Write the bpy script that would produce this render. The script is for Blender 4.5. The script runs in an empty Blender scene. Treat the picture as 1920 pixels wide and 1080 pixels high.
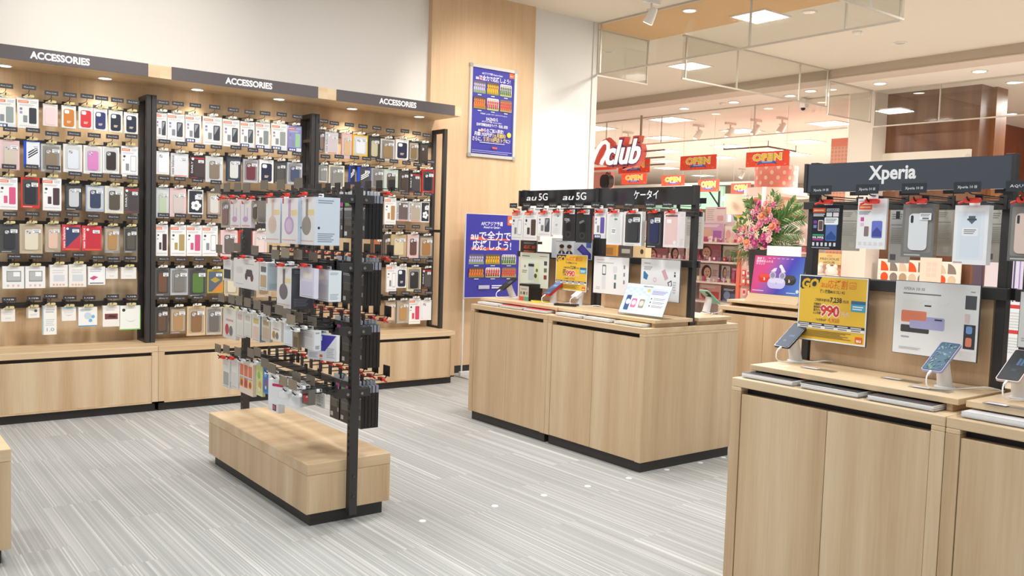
import bpy, math, random
from mathutils import Matrix, Vector

# ---------------------------------------------------------------- camera
SC = bpy.context.scene
COL = SC.collection
PI = math.pi
FOC, YAW, PITCH, ROLL, EYE = 1653.77, .658431, .0626778, .0318484, 1.32
_f = Vector((math.sin(YAW)*math.cos(PITCH), math.cos(YAW)*math.cos(PITCH), -math.sin(PITCH)))
_r0 = Vector((math.cos(YAW), -math.sin(YAW), 0))
_u0 = _r0.cross(_f)
_r = _r0*math.cos(ROLL)+_u0*math.sin(ROLL)
_u = -_r0*math.sin(ROLL)+_u0*math.cos(ROLL)
cam = bpy.data.objects.new('camera', bpy.data.cameras.new('camera'))
cam.data.sensor_width = 36
cam.data.lens = FOC/1920*36
cam.data.clip_start = .05
cam.matrix_world = Matrix(((_r.x, _u.x, -_f.x, 0), (_r.y, _u.y, -_f.y, 0), (_r.z, _u.z, -_f.z, EYE), (0, 0, 0, 1)))
COL.objects.link(cam)
SC.camera = cam

# ---------------------------------------------------------------- world, exposure, large ceiling lights
wd = bpy.data.worlds.new('world')
SC.world = wd
wd.use_nodes = True
wd.node_tree.nodes['Background'].inputs[0].default_value = (.84, .93, 1, 1)
wd.node_tree.nodes['Background'].inputs[1].default_value = .4
vs = SC.view_settings
vs.view_transform = 'Standard'
vs.look = 'None'
vs.gamma = 1
vs.exposure = .08
vs.use_curve_mapping = False


def area_lamp(x, y, z, s, power, col=(1, .97, .92), name='ceiling_lamp'):
    l = bpy.data.lights.new(name, 'AREA')
    l.shape = 'SQUARE'
    l.size = s
    l.energy = power
    l.color = col
    o = bpy.data.objects.new(name, l)
    o.location = (x, y, z)
    COL.objects.link(o)
    return o


UNSEEN_PANELS = [(x, y) for x in (-.6, 1.5, 3.6) for y in (-.4, 1.9, 4.2)]  # grid of panel lights out of view, added to light the shop
for x, y in UNSEEN_PANELS:
    area_lamp(x, y, 3.44, .58, (58 if x > 0 else 34) if y > 4 else ((42 if x > 3 else 26 if x > 0 else 18) if y > 1 else 14), (.97, .98, 1) if y > 4 else (.88, .95, 1))
for x, y in [(7.16, 5.46), (8.6, 2.5), (8.6, 7.6)]:
    area_lamp(x, y, 3.45, .42, 66)
for x, y in [(13.5, 8.5), (13.5, 13.5), (17.5, 11), (17.5, 16), (22, 15), (13, 5), (11, 3)]:
    area_lamp(x, y, 3.3, .6, 150 if y > 6 else 80, (1, .97, .95))


# ---------------------------------------------------------------- helpers
def on(px, py, ax, val):
    """the point of the plane ax = val seen at a pixel of the photograph's 1920x1080 frame"""
    d = _f+_r*((px-960)/FOC)-_u*((py-540)/FOC)
    i = 'XYZ'.index(ax)
    c = Vector((0, 0, EYE))
    return c+d*((val-c[i])/d[i])


def lin(h):
    h = h.lstrip('#')
    if len(h) == 3:
        h = ''.join(c+c for c in h)
    o = []
    for i in (0, 2, 4):
        c = int(h[i:i+2], 16)/255
        o.append(c/12.92 if c <= .04045 else ((c+.055)/1.055)**2.4)
    return (*o, 1)


_mats = {}


def mat(h, rough=.5, metal=0, emit=0, coat=0):
    if not isinstance(h, str):
        return h
    k = (h, rough, metal, emit, coat)
    if k not in _mats:
        m = bpy.data.materials.new('colour_'+h.strip('#'))
        m.use_nodes = True
        b = m.node_tree.nodes['Principled BSDF']
        b.inputs['Base Color'].default_value = lin(h)
        b.inputs['Roughness'].default_value = rough
        b.inputs['Metallic'].default_value = metal
        if emit:
            b.inputs['Emission Color'].default_value = lin(h)
            b.inputs['Emission Strength'].default_value = emit
        if coat:
            b.inputs['Coat Weight'].default_value = coat
            b.inputs['Coat Roughness'].default_value = .08
        _mats[k] = m
    return _mats[k]


def nodemat(name):
    m = bpy.data.materials.new(name)
    m.use_nodes = True
    nt = m.node_tree
    b = nt.nodes['Principled BSDF']
    return m, nt, b


def wood(name, c1, c2, c3, scale=(9, 9, .35), rough=.42):
    m, nt, b = nodemat(name)
    N = nt.nodes.new
    L = nt.links.new
    tc = N('ShaderNodeTexCoord')
    oi = N('ShaderNodeObjectInfo')
    mp = N('ShaderNodeMapping')
    mp.inputs['Scale'].default_value = scale
    L(tc.outputs['Object'], mp.inputs['Vector'])
    add = N('ShaderNodeVectorMath')
    add.operation = 'ADD'
    mul = N('ShaderNodeVectorMath')
    mul.operation = 'SCALE'
    mul.inputs[0].default_value = (31, 17, 23)
    L(oi.outputs['Random'], mul.inputs['Scale'])
    L(mp.outputs[0], add.inputs[0])
    L(mul.outputs[0], add.inputs[1])
    n1 = N('ShaderNodeTexNoise')
    n1.inputs['Scale'].default_value = 1
    n1.inputs['Detail'].default_value = 2
    n2 = N('ShaderNodeTexNoise')
    n2.inputs['Scale'].default_value = 14
    n2.inputs['Detail'].default_value = 3
    L(add.outputs[0], n1.inputs['Vector'])
    L(add.outputs[0], n2.inputs['Vector'])
    cr = N('ShaderNodeValToRGB')
    e = cr.color_ramp.elements
    e[0].position = .3
    e[0].color = lin(c1)
    e[1].position = .72
    e[1].color = lin(c3)
    x = e.new(.5)
    x.color = lin(c2)
    L(n1.outputs['Fac'], cr.inputs['Fac'])
    mx = N('ShaderNodeMix')
    mx.data_type = 'RGBA'
    mx.blend_type = 'SOFT_LIGHT'
    mx.inputs[0].default_value = .38
    L(cr.outputs[0], mx.inputs[6])
    L(n2.outputs['Color'], mx.inputs[7])
    bw = N('ShaderNodeRGBToBW')
    L(n2.outputs['Color'], bw.inputs[0])
    L(bw.outputs[0], mx.inputs[7])
    L(mx.outputs[2], b.inputs['Base Color'])
    b.inputs['Roughness'].default_value = rough
    return m


WOOD = wood('oak_vertical_grain', 'c3a37e', 'd1b48f', 'dcc4a2')
WOODT = wood('oak_horizontal_grain', 'cbab85', 'd8bb95', 'e0c7a3', (.35, 9, 9))
WOODP = wood('oak_wall_panel', 'd2b08a', 'd6b590', 'dabb97', (22, 22, .5), .5)
WOODB = wood('walnut_veneer', '6a442e', '784f36', '865c42', (7, 7, .25), .4)
BLACK = mat('353231', .5)
INK = mat('26262a', .6)
WHITE = mat('f2f0ec', .5)
CLEARW = mat('e9eaea', .25)


def carpet():
    m, nt, b = nodemat('striped_loop_carpet')
    N = nt.nodes.new
    L = nt.links.new

    def mth(op, a, c=None):
        n = N('ShaderNodeMath')
        n.operation = op
        for i, v in enumerate((a, c)):
            if v is None:
                continue
            if isinstance(v, (int, float)):
                n.inputs[i].default_value = v
            else:
                L(v, n.inputs[i])
        return n.outputs[0]
    tc = N('ShaderNodeTexCoord')
    sp = N('ShaderNodeSeparateXYZ')
    L(tc.outputs['Object'], sp.inputs[0])
    x, y = sp.outputs[0], sp.outputs[1]
    tx = mth('FLOOR', mth('DIVIDE', x, .25))
    yy = mth('ADD', mth('DIVIDE', y, .9), mth('MULTIPLY', tx, .37))
    ty = mth('FLOOR', yy)

    def strands(wid, seed):
        cx = mth('FLOOR', mth('DIVIDE', x, wid))
        cv = N('ShaderNodeCombineXYZ')
        L(cx, cv.inputs[0])
        L(ty, cv.inputs[1])
        cv.inputs[2].default_value = seed
        w = N('ShaderNodeTexWhiteNoise')
        w.noise_dimensions = '3D'
        L(cv.outputs[0], w.inputs['Vector'])
        return w.outputs['Value']
    a = strands(.00625, 1)
    c = strands(.025, 5)
    nz = N('ShaderNodeTexNoise')
    nz.inputs['Scale'].default_value = 260
    L(tc.outputs['Object'], nz.inputs['Vector'])
    v = mth('ADD', mth('MULTIPLY', a, .5), mth('MULTIPLY', c, .16))
    v = mth('ADD', v, mth('MULTIPLY', nz.outputs['Fac'], .34))
    cr = N('ShaderNodeValToRGB')
    e = cr.color_ramp.elements
    e[0].position = .12
    e[0].color = lin('999894')
    e[1].position = .9
    e[1].color = lin('d3d1cd')
    q = e.new(.5)
    q.color = lin('a3a29e')
    q = e.new(.68)
    q.color = lin('b2b0ac')
    L(v, cr.inputs['Fac'])
    L(cr.outputs[0], b.inputs['Base Color'])
    b.inputs['Roughness'].default_value = .95
    bp = N('ShaderNodeBump')
    bp.inputs['Strength'].default_value = .25
    bp.inputs['Distance'].default_value = .004
    L(v, bp.inputs['Height'])
    L(bp.outputs[0], b.inputs['Normal'])
    return m


def glass(name, tint='eef2f0', refl=.10, rough=.02):
    m = bpy.data.materials.new(name)
    m.use_nodes = True
    nt = m.node_tree
    nt.nodes.remove(nt.nodes['Principled BSDF'])
    N = nt.nodes.new
    t = N('ShaderNodeBsdfTransparent')
    t.inputs[0].default_value = lin(tint)
    g = N('ShaderNodeBsdfGlossy')
    g.inputs['Roughness'].default_value = rough
    mx = N('ShaderNodeMixShader')
    mx.inputs[0].default_value = refl
    nt.links.new(t.outputs[0], mx.inputs[1])
    nt.links.new(g.outputs[0], mx.inputs[2])
    nt.links.new(mx.outputs[0], nt.nodes['Material Output'].inputs[0])
    return m


GLASS = glass('clear_glass', 'f7f8f6', .09)
ACRYL = glass('clear_acrylic', 'f2f2f2', .12, .05)
SMOKED = mat('2c2e34', .07, 0, 0, .6)

_txt = {}



def text_geo(s, bold, res=2):
    if any(ord(c) > 0x2fff for c in s):
        bold = min(bold, .012)
    k = (s, bold, res)
    if k not in _txt:
        c = bpy.data.curves.new('lettering', 'FONT')
        c.body = s
        c.size = 1
        c.offset = bold
        c.resolution_u = res
        o = bpy.data.objects.new('lettering', c)
        COL.objects.link(o)
        dg = bpy.context.evaluated_depsgraph_get()
        ev = o.evaluated_get(dg)
        me = ev.to_mesh()
        v = [(p.co.x, p.co.y) for p in me.vertices]
        f = [tuple(p.vertices) for p in me.polygons]
        ev.to_mesh_clear()
        bpy.data.objects.remove(o)
        bpy.data.curves.remove(c)
        x0 = min(p[0] for p in v)
        x1 = max(p[0] for p in v)
        _txt[k] = ([(a-x0, b) for a, b in v], f, x1-x0)
    return _txt[k]


def rr(x0, y0, x1, y1, r, n=4):
    r = min(r, abs(x1-x0)/2, abs(y1-y0)/2)
    o = []
    for cx, cy, a0 in ((x1-r, y1-r, 0), (x0+r, y1-r, 90), (x0+r, y0+r, 180), (x1-r, y0+r, 270)):
        for i in range(n+1):
            a = math.radians(a0+90*i/n)
            o.append((cx+r*math.cos(a), cy+r*math.sin(a)))
    return o


class MB:
    """collects polygons and links them as one mesh object"""

    def __init__(s):
        s.v, s.f, s.k, s.sm, s.mats = [], [], [], [], []
        s.M = None

    def add(s, pts, faces, m, smooth=False):
        m = mat(m)
        if m not in s.mats:
            s.mats.append(m)
        i = s.mats.index(m)
        b = len(s.v)
        if s.M is not None:
            pts = [s.M @ Vector(p) for p in pts]
        s.v += [tuple(p) for p in pts]
        s.f += [tuple(b+j for j in f) for f in faces]
        s.k += [i]*len(faces)
        s.sm += [smooth]*len(faces)
        return s

    def box(s, x0, y0, z0, x1, y1, z1, m):
        x0, x1 = sorted((x0, x1))
        y0, y1 = sorted((y0, y1))
        z0, z1 = sorted((z0, z1))
        p = [(x, y, z) for z in (z0, z1) for y in (y0, y1) for x in (x0, x1)]
        return s.add(p, [(0, 2, 3, 1), (4, 5, 7, 6), (0, 1, 5, 4), (2, 6, 7, 3), (0, 4, 6, 2), (1, 3, 7, 5)], m)

    def prism(s, out, O, U, V, d, m, m2=None):
        """2D outline (counter-clockwise in U,V) extruded by vector d"""
        O, U, V, d = Vector(O), Vector(U), Vector(V), Vector(d)
        n = len(out)
        a = [O+U*u+V*v for u, v in out]
        c = [p+d for p in a]
        up = U.cross(V).dot(d) > 0
        lo, hi = tuple(range(n)), tuple(range(n, 2*n))
        caps = [lo[::-1], hi] if up else [lo, hi[::-1]]
        s.add(a+c, caps, m)
        sd = [(i, (i+1) % n, n+(i+1) % n, n+i) for i in range(n)]
        if not up:
            sd = [q[::-1] for q in sd]
        return s.add(a+c, sd, m2 or m, False)

    def tube(s, pts, r, m, n=8, cap=True, smooth=True):
        pts = [Vector(p) for p in pts]
        rs = r if isinstance(r, (list, tuple)) else [r]*len(pts)
        v, f = [], []
        up = None
        for i, p in enumerate(pts):
            t = (pts[min(i+1, len(pts)-1)]-pts[max(i-1, 0)]).normalized()
            if up is None:
                up = Vector((0, 0, 1)) if abs(t.z) < .9 else Vector((1, 0, 0))
            a = t.cross(up).normalized()
            up = a.cross(t).normalized()
            for j in range(n):
                w = 2*PI*j/n
                v.append(p+(a*math.cos(w)+up*math.sin(w))*rs[i])
        for i in range(len(pts)-1):
            for j in range(n):
                k = (j+1) % n
                f.append((i*n+j, i*n+k, i*n+n+k, i*n+n+j))
        s.add(v, f, m, smooth)
        if cap:
            s.add(v, [tuple(range(n))[::-1], tuple(range((len(pts)-1)*n, len(pts)*n))], m)
        return s

    def lathe(s, prof, c, m, n=16, smooth=True):
        v, f = [], []
        for r, z in prof:
            for j in range(n):
                a = 2*PI*j/n
                v.append((c[0]+r*math.cos(a), c[1]+r*math.sin(a), c[2]+z))
        for i in range(len(prof)-1):
            for j in range(n):
                k = (j+1) % n
                f.append((i*n+j, i*n+k, i*n+n+k, i*n+n+j))
        s.add(v, f, m, smooth)
        return s.add(v, [tuple(range(n))[::-1], tuple(range((len(prof)-1)*n, len(prof)*n))], m)

    def obj(s, name, parent=None, bev=0, seg=2):
        me = bpy.data.meshes.new(name)
        me.from_pydata(s.v, [], s.f)
        for m in s.mats:
            me.materials.append(m)
        me.polygons.foreach_set('material_index', s.k)
        me.polygons.foreach_set('use_smooth', s.sm)
        me.update()
        o = bpy.data.objects.new(name, me)
        COL.objects.link(o)
        if parent is not None:
            o.parent = parent
        if bev:
            b = o.modifiers.new('soft_edges', 'BEVEL')
            b.width = bev
            b.segments = seg
            b.limit_method = 'ANGLE'
        return o


class Art:
    """printed matter: flat shapes laid in thin layers on a rectangle w x h at O spanned by U, V"""

    def __init__(s, mb, O, U, V, w, h):
        s.mb, s.O, s.U, s.V = mb, Vector(O), Vector(U), Vector(V)
        s.N = s.U.cross(s.V)
        s.w, s.h, s.l = w, h, 1

    def P(s, u, v):
        return s.O+s.U*(u*s.w)+s.V*(v*s.h)+s.N*(.00004*s.l)

    def poly(s, pts, m):
        s.mb.add([s.P(u, v) for u, v in pts], [tuple(range(len(pts)))], m)
        s.l += 1
        return s

    def rect(s, u0, v0, u1, v1, m):
        return s.poly([(u0, v0), (u1, v0), (u1, v1), (u0, v1)], m)

    def rr(s, u0, v0, u1, v1, r, m):
        q = rr(u0*s.w, v0*s.h, u1*s.w, v1*s.h, r*s.w)
        return s.poly([(a/s.w, b/s.h) for a, b in q], m)

    def ell(s, u, v, ru, rv, m, n=18):
        return s.poly([(u+ru*math.cos(2*PI*i/n), v+rv*math.sin(2*PI*i/n)) for i in range(n)], m)

    def disc(s, u, v, r, m, n=18):
        return s.ell(u, v, r, r*s.w/s.h, m, n)

    def dashes(s, u0, v0, u1, v1, n, m, fill=.55):
        st = (v1-v0)/n
        for i in range(n):
            e = u1-(u1-u0)*((i*7) % 5)*.05
            a = v1-(i+.5)*st
            s.mb.add([s.P(u0, a-st*fill/2), s.P(e, a-st*fill/2), s.P(e, a+st*fill/2), s.P(u0, a+st*fill/2)], [(0, 1, 2, 3)], m)
        s.l += 1
        return s

    def text(s, t, u, v, h, m, w=None, al='c', bold=.012, slant=0, up=None, res=2):
        """t with capitals h tall (fraction of the height), baseline v; w squeezes it to that fraction of the width"""
        vs_, fs, tw = text_geo(t, bold, res)
        ky = h*s.h/.72
        kx = ky if w is None else w*s.w/tw
        off = {'l': 0, 'c': -tw*kx/2, 'r': -tw*kx}[al]
        o = s.P(u, v)
        A, B = s.U, s.V
        if up == 'vertical':
            A, B = s.V, -s.U
        s.mb.add([o+A*(a*kx+off+slant*b*ky)+B*(b*ky) for a, b in vs_], fs, m)
        s.l += 1
        return s


LABELS = {}


def tag(o, label, cat, group=None, kind=None):
    if label:
        o['label'] = label
        LABELS.setdefault(label, []).append(o.name)
    if cat:
        o['category'] = cat
    if group:
        o['group'] = group
    if kind:
        o['kind'] = kind
    return o


def thing(name, label, cat, loc=(0, 0, 0), rz=0, group=None):
    o = bpy.data.objects.new(name, None)
    o.empty_display_size = .05
    COL.objects.link(o)
    o.location = loc
    o.rotation_euler = (0, 0, rz)
    return tag(o, label, cat, group)


def struct(name, mb, label=None, cat=None, bev=0):
    o = mb.obj(name, None, bev)
    return tag(o, label, cat, None, 'structure')


KIDS = {}


def dup(root, loc, rz, label, group=None):
    r = root.copy()
    COL.objects.link(r)
    r.location = loc
    r.rotation_euler = (0, 0, rz)
    r['label'] = label
    LABELS.setdefault(label, []).append(r.name)
    if group:
        r['group'] = group
    for ch in list(root.children):
        c = ch.copy()
        COL.objects.link(c)
        c.parent = r
        for g in ch.children:
            d = g.copy()
            COL.objects.link(d)
            d.parent = c
    return r


ORD = ['first', 'second', 'third', 'fourth', 'fifth', 'sixth', 'seventh', 'eighth', 'ninth', 'tenth', 'eleventh', 'twelfth']
R0 = random.Random(5)
FR = -PI/2      # turn that makes a front (local -y) face -X, towards the camera's left
# ---------------------------------------------------------------- the shop's shell
ZC = 3.49
PX0, PX1, WX = on(810, 60, 'Y', 6.74).x, on(1004, 60, 'Y', 6.74).x, on(1121, 90, 'Y', 6.78).x
m = MB()
m.box(-3, -2.5, -.05, WX, 6.78, 0, carpet())
struct('floor', m, 'grey striped loop carpet covering the shop floor', 'floor')
m = MB()
m.box(WX, -4, -.05, 30, 26, -.002, mat('ebe3d8', .3))
struct('floor_corridor', m, 'pale polished floor of the mall beyond the shop', 'floor')
WALLM = mat('e6e3de', .7)
m = MB()
m.box(-3, 6.80, 0, PX0, 6.95, ZC, WALLM)
struct('wall_back', m, 'plain white wall above the accessory shelves', 'wall')
m = MB()
m.box(PX1, 6.78, 0, WX-.07, 6.95, ZC, WALLM)
m.box(WX-.07, 6.77, 0, WX, 6.95, ZC, mat('dcd8d0', .6))
struct('wall_end', m, 'white end wall between oak pillar and glass barrier', 'wall')
m = MB()
m.box(PX0, 6.74, .07, PX1, 6.95, ZC, WOODP)
m.box(PX0+.02, 6.75, 0, PX1-.01, 6.9, .07, BLACK)
struct('pillar', m, 'wide oak clad pillar carrying the framed blue poster', 'pillar')
CEIL = mat('e2d9cb', .8)
m = MB()
m.box(-3, -2.5, ZC, WX, 6.95, ZC+.1, CEIL)
struct('ceiling', m, 'off white ceiling of the phone shop', 'ceiling')
m = MB()
m.box(WX, -2, ZC, 7.21, 6.95, ZC+.1, mat('d8ac74', .5))
struct('ceiling_strip', m, 'tan timber strip in the corridor ceiling', 'ceiling')
m = MB()
m.box(7.21, -4, ZC, 9.97, 26, ZC+.1, CEIL)
m.box(6.2, 6.95, ZC, 7.21, 26, ZC+.1, CEIL)
struct('ceiling_corridor', m, 'cream ceiling of the mall corridor', 'ceiling')
ZS = 3.36
m = MB()
m.box(9.97, -4, ZS+.012, 10.05, 26, ZC+.02, mat('c2b2a0', .8))
struct('trim_1', m, 'grey brown step band running along the corridor ceiling', 'ceiling trim')
m = MB()
m.box(9.955, -4, ZS, 10.3, 26, ZS+.012, mat('d8c8ba', .8))
struct('trim_2', m, 'pale edge below the step band of the ceiling', 'ceiling trim')
SOFF = mat('f3e9de', .8)
m = MB()
m.box(10.3, -4, ZS, 30, 26, ZS+.1, SOFF)
struct('ceiling_tenants', m, 'low pinkish ceiling over the shops across the corridor', 'ceiling')
m = MB()
m.box(27, -4, 0, 27.2, 26, ZS, mat('dccfbf', .8))
struct('wall_far', m, 'beige far wall behind the cosmetics shop', 'wall')
m = MB()
m.box(10, 25.8, 0, 30, 26, ZS, mat('cdb9a6', .8))
m.box(6.0, 6.96, 0, 6.22, 26, ZC, WALLM)
m.box(6.22, 20, 0, 10, 20.2, ZC, mat('d8cdbf', .8))
struct('wall_side', m, 'beige side wall at the end of the corridor', 'wall')

# glass smoke barriers hanging from the ceilings
RAIL = mat('cdc5b8', .4, .2)


def barrier(label, a, b, z0, z1, cuts, ret=None):
    """glass pane from a to b (plan points), with joints at the fractions in cuts"""
    a, b = Vector(a), Vector(b)
    t = thing('glass_smoke_barrier', label, 'glass barrier', (a.x, a.y, z0))
    d = b-a
    L = d.length
    d.normalize()
    U, V, N = Vector((d.x, d.y, 0)), Vector((0, 0, 1)), Vector((-d.y, d.x, 0))
    h = z1-z0
    q = MB()
    q.prism([(0, .01), (L, .01), (L, h-.01), (0, h-.01)], (0, 0, 0), U, V, N*.008, GLASS)
    q.obj('pane', t)
    q = MB()
    q.prism([(0, 0), (L, 0), (L, .016), (0, .016)], -N*.005, U, V, N*.018, RAIL)
    q.obj('bottom_rail', t)
    q = MB()
    q.prism([(0, h-.018), (L, h-.018), (L, h), (0, h)], -N*.01, U, V, N*.028, RAIL)
    q.obj('top_rail', t)
    for c in cuts:
        q = MB()
        q.prism([(c*L-.006, .016), (c*L+.006, .016), (c*L+.006, h-.018), (c*L-.006, h-.018)], -N*.005, U, V, N*.018, RAIL)
        q.obj('mullion', t)
    return t


barrier('long clear glass smoke barrier from white wall end over the counters', (WX+.005, 6.76), (WX+.005, 3.52), 2.965, ZC, (.004, .58, .86, .997))
barrier('clear glass smoke barrier turning back into the shop at the front corner', (WX+.005, 3.505), (5.0, 3.505), 2.965, ZC, (.35, .7))
p = on(1552, 130, 'Z', ZC)
barrier('clear glass smoke barrier crossing the corridor towards the white column', (7.25, p.y), (9.96, p.y), 3.02, ZC, (.02, .34, .78, .995))
barrier('short clear glass smoke barrier under the lower ceiling left of the white column', (9.98, p.y), (10.98, p.y), 2.93, ZS, (.02, .98))
barrier('clear glass smoke barrier crossing the corridor behind the tan strip', (WX+.02, 6.97), (7.2, 6.97), 3.0, ZC, (.99,))
XG = 11.05
ya, yb = on(1640, 173, 'X', XG).y, on(1920, 140, 'X', XG).y
zb = on(1700, 234, 'X', XG).z
barrier('clear glass smoke barrier in front of the walnut shop', (XG, ya), (XG, yb-.6), zb, ZS, (.005, .36))
yc = on(1592, 170, 'X', XG).y
yd = on(1118, 228, 'X', XG).y
zb2 = on(1340, 261, 'X', XG).z
barrier('clear glass smoke barrier across the front of the cosmetics shop', (XG, yd+.5), (XG, yc), zb2, ZS, (.14, .38, .72))


# ceiling fittings
def panel_light(label, x, y, z, s, strength, louvres):
    t = thing('ceiling_panel_light', label, 'ceiling light', (x, y, z), 0, 'square ceiling panel lights')
    q = MB()
    e = s/2
    w = s*.05
    for a in ((-e, -e, e, -e+w), (-e, e-w, e, e), (-e, -e+w, -e+w, e-w), (e-w, -e+w, e, e-w)):
        q.box(a[0], a[1], -.012, a[2], a[3], .0, WHITE)
    if louvres:
        for i in range(1, 5):
            p = -e+s*i/5
            q.box(p-.004, -e+w, -.012, p+.004, e-w, -.002, WHITE)
            q.box(-e+w, p-.004, -.012, e-w, p+.004, -.002, WHITE)
    q.obj('frame', t)
    q = MB()
    q.box(-e+w, -e+w, -.004, e-w, e-w, -.001, mat('fffaf2', .5, 0, strength))
    q.obj('diffuser', t)


n = 0
for x, y in UNSEEN_PANELS:
    n += 1
    panel_light('unseen square panel light added overhead in the phone shop ceiling', x, y, ZC, .6, 3, False)
panel_light('square louvred panel light beside the tan strip of the corridor ceiling', 7.16, 5.46, ZC, .42, 9, True)
panel_light('square panel light in the cream corridor ceiling ahead', 8.6, 7.6, ZC, .42, 5, False)
panel_light('square panel light in the cream corridor ceiling nearer the entrance', 8.6, 2.5, ZC, .42, 5, False)
FAR = [(1258, 224, 'behind the tan pole of the white script sign'), (1245, 258, 'second back above the script sign'), (1252, 283, 'third back above the red banners'),
       (1248, 302, 'fourth back above the red banners'), (1250, 315, 'fifth back, smallest above the red banners'), (1391, 245, 'large, left of the camera hanging from the barrier'),
       (1368, 274, 'above the left OPEN banner gap'), (1352, 295, 'small, just right of the left OPEN banner'), (1510, 265, 'above the pink lattice panel'),
       (1556, 231, 'touching the white column head'), (1487, 289, 'right beside the highest OPEN banner'), (1118, 240, 'half hidden by the white wall end'),
       (1318, 329, 'far back over the low OPEN banners'), (1300, 312, 'far back, low, left of the polka dot drum'), (1462, 283, 'behind the highest OPEN banner')]
for px, py, w in FAR:
    p = on(px, py, 'Z', ZS)
    if p.x < 26:
        panel_light('square panel light of the cosmetics shop, '+w, p.x, p.y, ZS, .6, 6, False)


def downlight(label, p, r=.05, strength=6, on_=True):
    t = thing('recessed_downlight', label, 'downlight', p, 0, 'recessed round downlights')
    q = MB()
    q.lathe([(r*1.3, -.001), (r*1.3, -.008), (r, -.01), (r, -.001)], (0, 0, 0), WHITE, 20)
    q.obj('trim_ring', t)
    q = MB()
    q.lathe([(r*.98, -.009), (r*.98, -.002)], (0, 0, 0), mat('fff6e6', .5, 0, strength) if on_ else mat('f6efe4', .15, .3), 20)
    q.obj('lamp_lens', t)


for px, py, z, lab, o in [(1293, 19, ZC, 'in the tan strip beside the white spotlight', 1), (1517, 22, ZC, 'unlit, beyond the louvred light', 0),
                          (1688, 80, ZC, 'unlit, under the corner of the glass barrier', 0), (1141, 96, ZC, 'unlit, seen through glass by the white wall', 0),
                          (1650, 156, ZS, 'above the head of the white column', 1), (1837, 133, ZS, 'above the walnut wall', 1), (1376, 191, ZS, 'above the cosmetics shop glass, right', 1),
                          (1283, 203, ZS, 'above the cosmetics shop glass, left', 1), (1482, 179, ZS, 'above the cosmetics shop glass, centre', 1), (1520, 170, ZS, 'left of the white column head', 1),
                          (1718, 174, ZS, 'behind the glass on the walnut wall', 1), (1900, 154, ZS, 'small, beyond the walnut wall top', 1), (1897, 213, ZS, 'over the orange wall, lower', 1)]:
    p = on(px, py, 'Z', z)
    downlight('round recessed downlight '+lab, p, .055 if z == ZC else .07, 8, o)
# smoke detectors
for px, py, z, lab in [(1607, 59, ZC, 'under the glass barrier corner'), (1355, 193, ZS, 'between two cosmetics shop downlights')]:
    p = on(px, py, 'Z', z)
    q = MB()
    q.lathe([(.05, 0), (.05, -.012), (.035, -.03), (.015, -.036)], (0, 0, 0), mat('e8e2d8', .5), 16)
    o = q.obj('smoke_detector')
    o.location = p
    tag(o, 'small white ceiling smoke detector '+lab, 'smoke detector')


def spotlight(label, p, aim, power=0, col='f0eeea', sc=1):
    """track spot hanging at p, its head pointed at aim"""
    t = thing('track_spotlight', label, 'spotlight', p)
    p = Vector(p)
    d = (Vector(aim)-p).normalized()
    q = MB()
    q.box(-.1*sc, -.018*sc, -.03*sc, .1*sc, .018*sc, 0, col)
    q.obj('track_adapter', t)
    q = MB()
    q.tube([(0, 0, -.03*sc), (0, 0, -.09*sc)], .01*sc, col)
    q.box(-.05*sc, -.008*sc, -.1*sc, .05*sc, .008*sc, -.085*sc, col)
    q.obj('stem', t)
    c = Vector((0, 0, -.14*sc))
    q = MB()
    q.tube([c-d*.075*sc, c-d*.06*sc, c+d*.02*sc, c+d*.075*sc], [.028*sc, .036*sc, .045*sc, .05*sc], col, 16)
    q.obj('head', t)
    q = MB()
    q.tube([c+d*.0752*sc, c+d*.078*sc], .042*sc, mat('fff8ec', .4, 0, 5 if power else 1), 16)
    q.obj('lens', t)
    if power:
        l = bpy.data.lights.new('spot', 'SPOT')
        l.energy = power
        l.spot_size = math.radians(62)
        l.spot_blend = .9
        l.shadow_soft_size = .04
        l.color = (1, .95, .86)
        o = bpy.data.objects.new('spot', l)
        COL.objects.link(o)
        o.location = p+c+d*.1*sc
        o.rotation_euler = d.to_track_quat('-Z', 'Y').to_euler()


ps = on(1222, 0, 'Z', ZC)
spotlight('white track spotlight hanging before the glass barrier', (ps.x, ps.y, ZC), (5.75, 6.7, 1.7), 48)
spotlight('white track spotlight above the shop aiming at the framed poster', (4.6, 4.9, ZC), (4.8, 6.6, 2.5), 115)
spotlight('white track spotlight above the shop aiming at the white wall', (1.2, 4.9, ZC), (1.6, 6.7, 2.9), 60)
# spotlights and rail in the cosmetics shop
for i, (px, py) in enumerate([(1310, 242), (1370, 238), (1418, 232), (1467, 228), (1178, 255), (1392, 324)]):
    p = on(px, py-8, 'Z', ZS)
    if p.x < 26:
        spotlight('%s small grey white track spotlight from the left in the cosmetics shop' % ORD[i], p, p+Vector((-.6, .2, -1)), 0, 'efeae2', 1.3)
# security camera hanging at the barrier
p = on(1508, 192, 'X', XG-.1)
t = thing('security_camera', 'white security camera hung on the cosmetics shop ceiling', 'camera', (p.x, p.y, ZS))
h = ZS-p.z
q = MB()
q.tube([(0, 0, 0), (0, 0, -h+.05)], .012, 'd8d4cc')
q.obj('drop_pole', t)
q = MB()
q.box(-.05, -.045, -h-.08, .05, .045, -h+.05, mat('dcd8d0', .4))
q.obj('housing', t, .01)
q = MB()
q.lathe([(.03, 0), (.03, -.02), (.015, -.035)], (-.02, 0, -h-.08), INK, 14)
q.obj('lens', t)
# ---------------------------------------------------------------- packages and hooks
STICK = mat('f4f4f4', .4)
GREYT = '8b8d92'
ORANGE = 'ee6a35'


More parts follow.
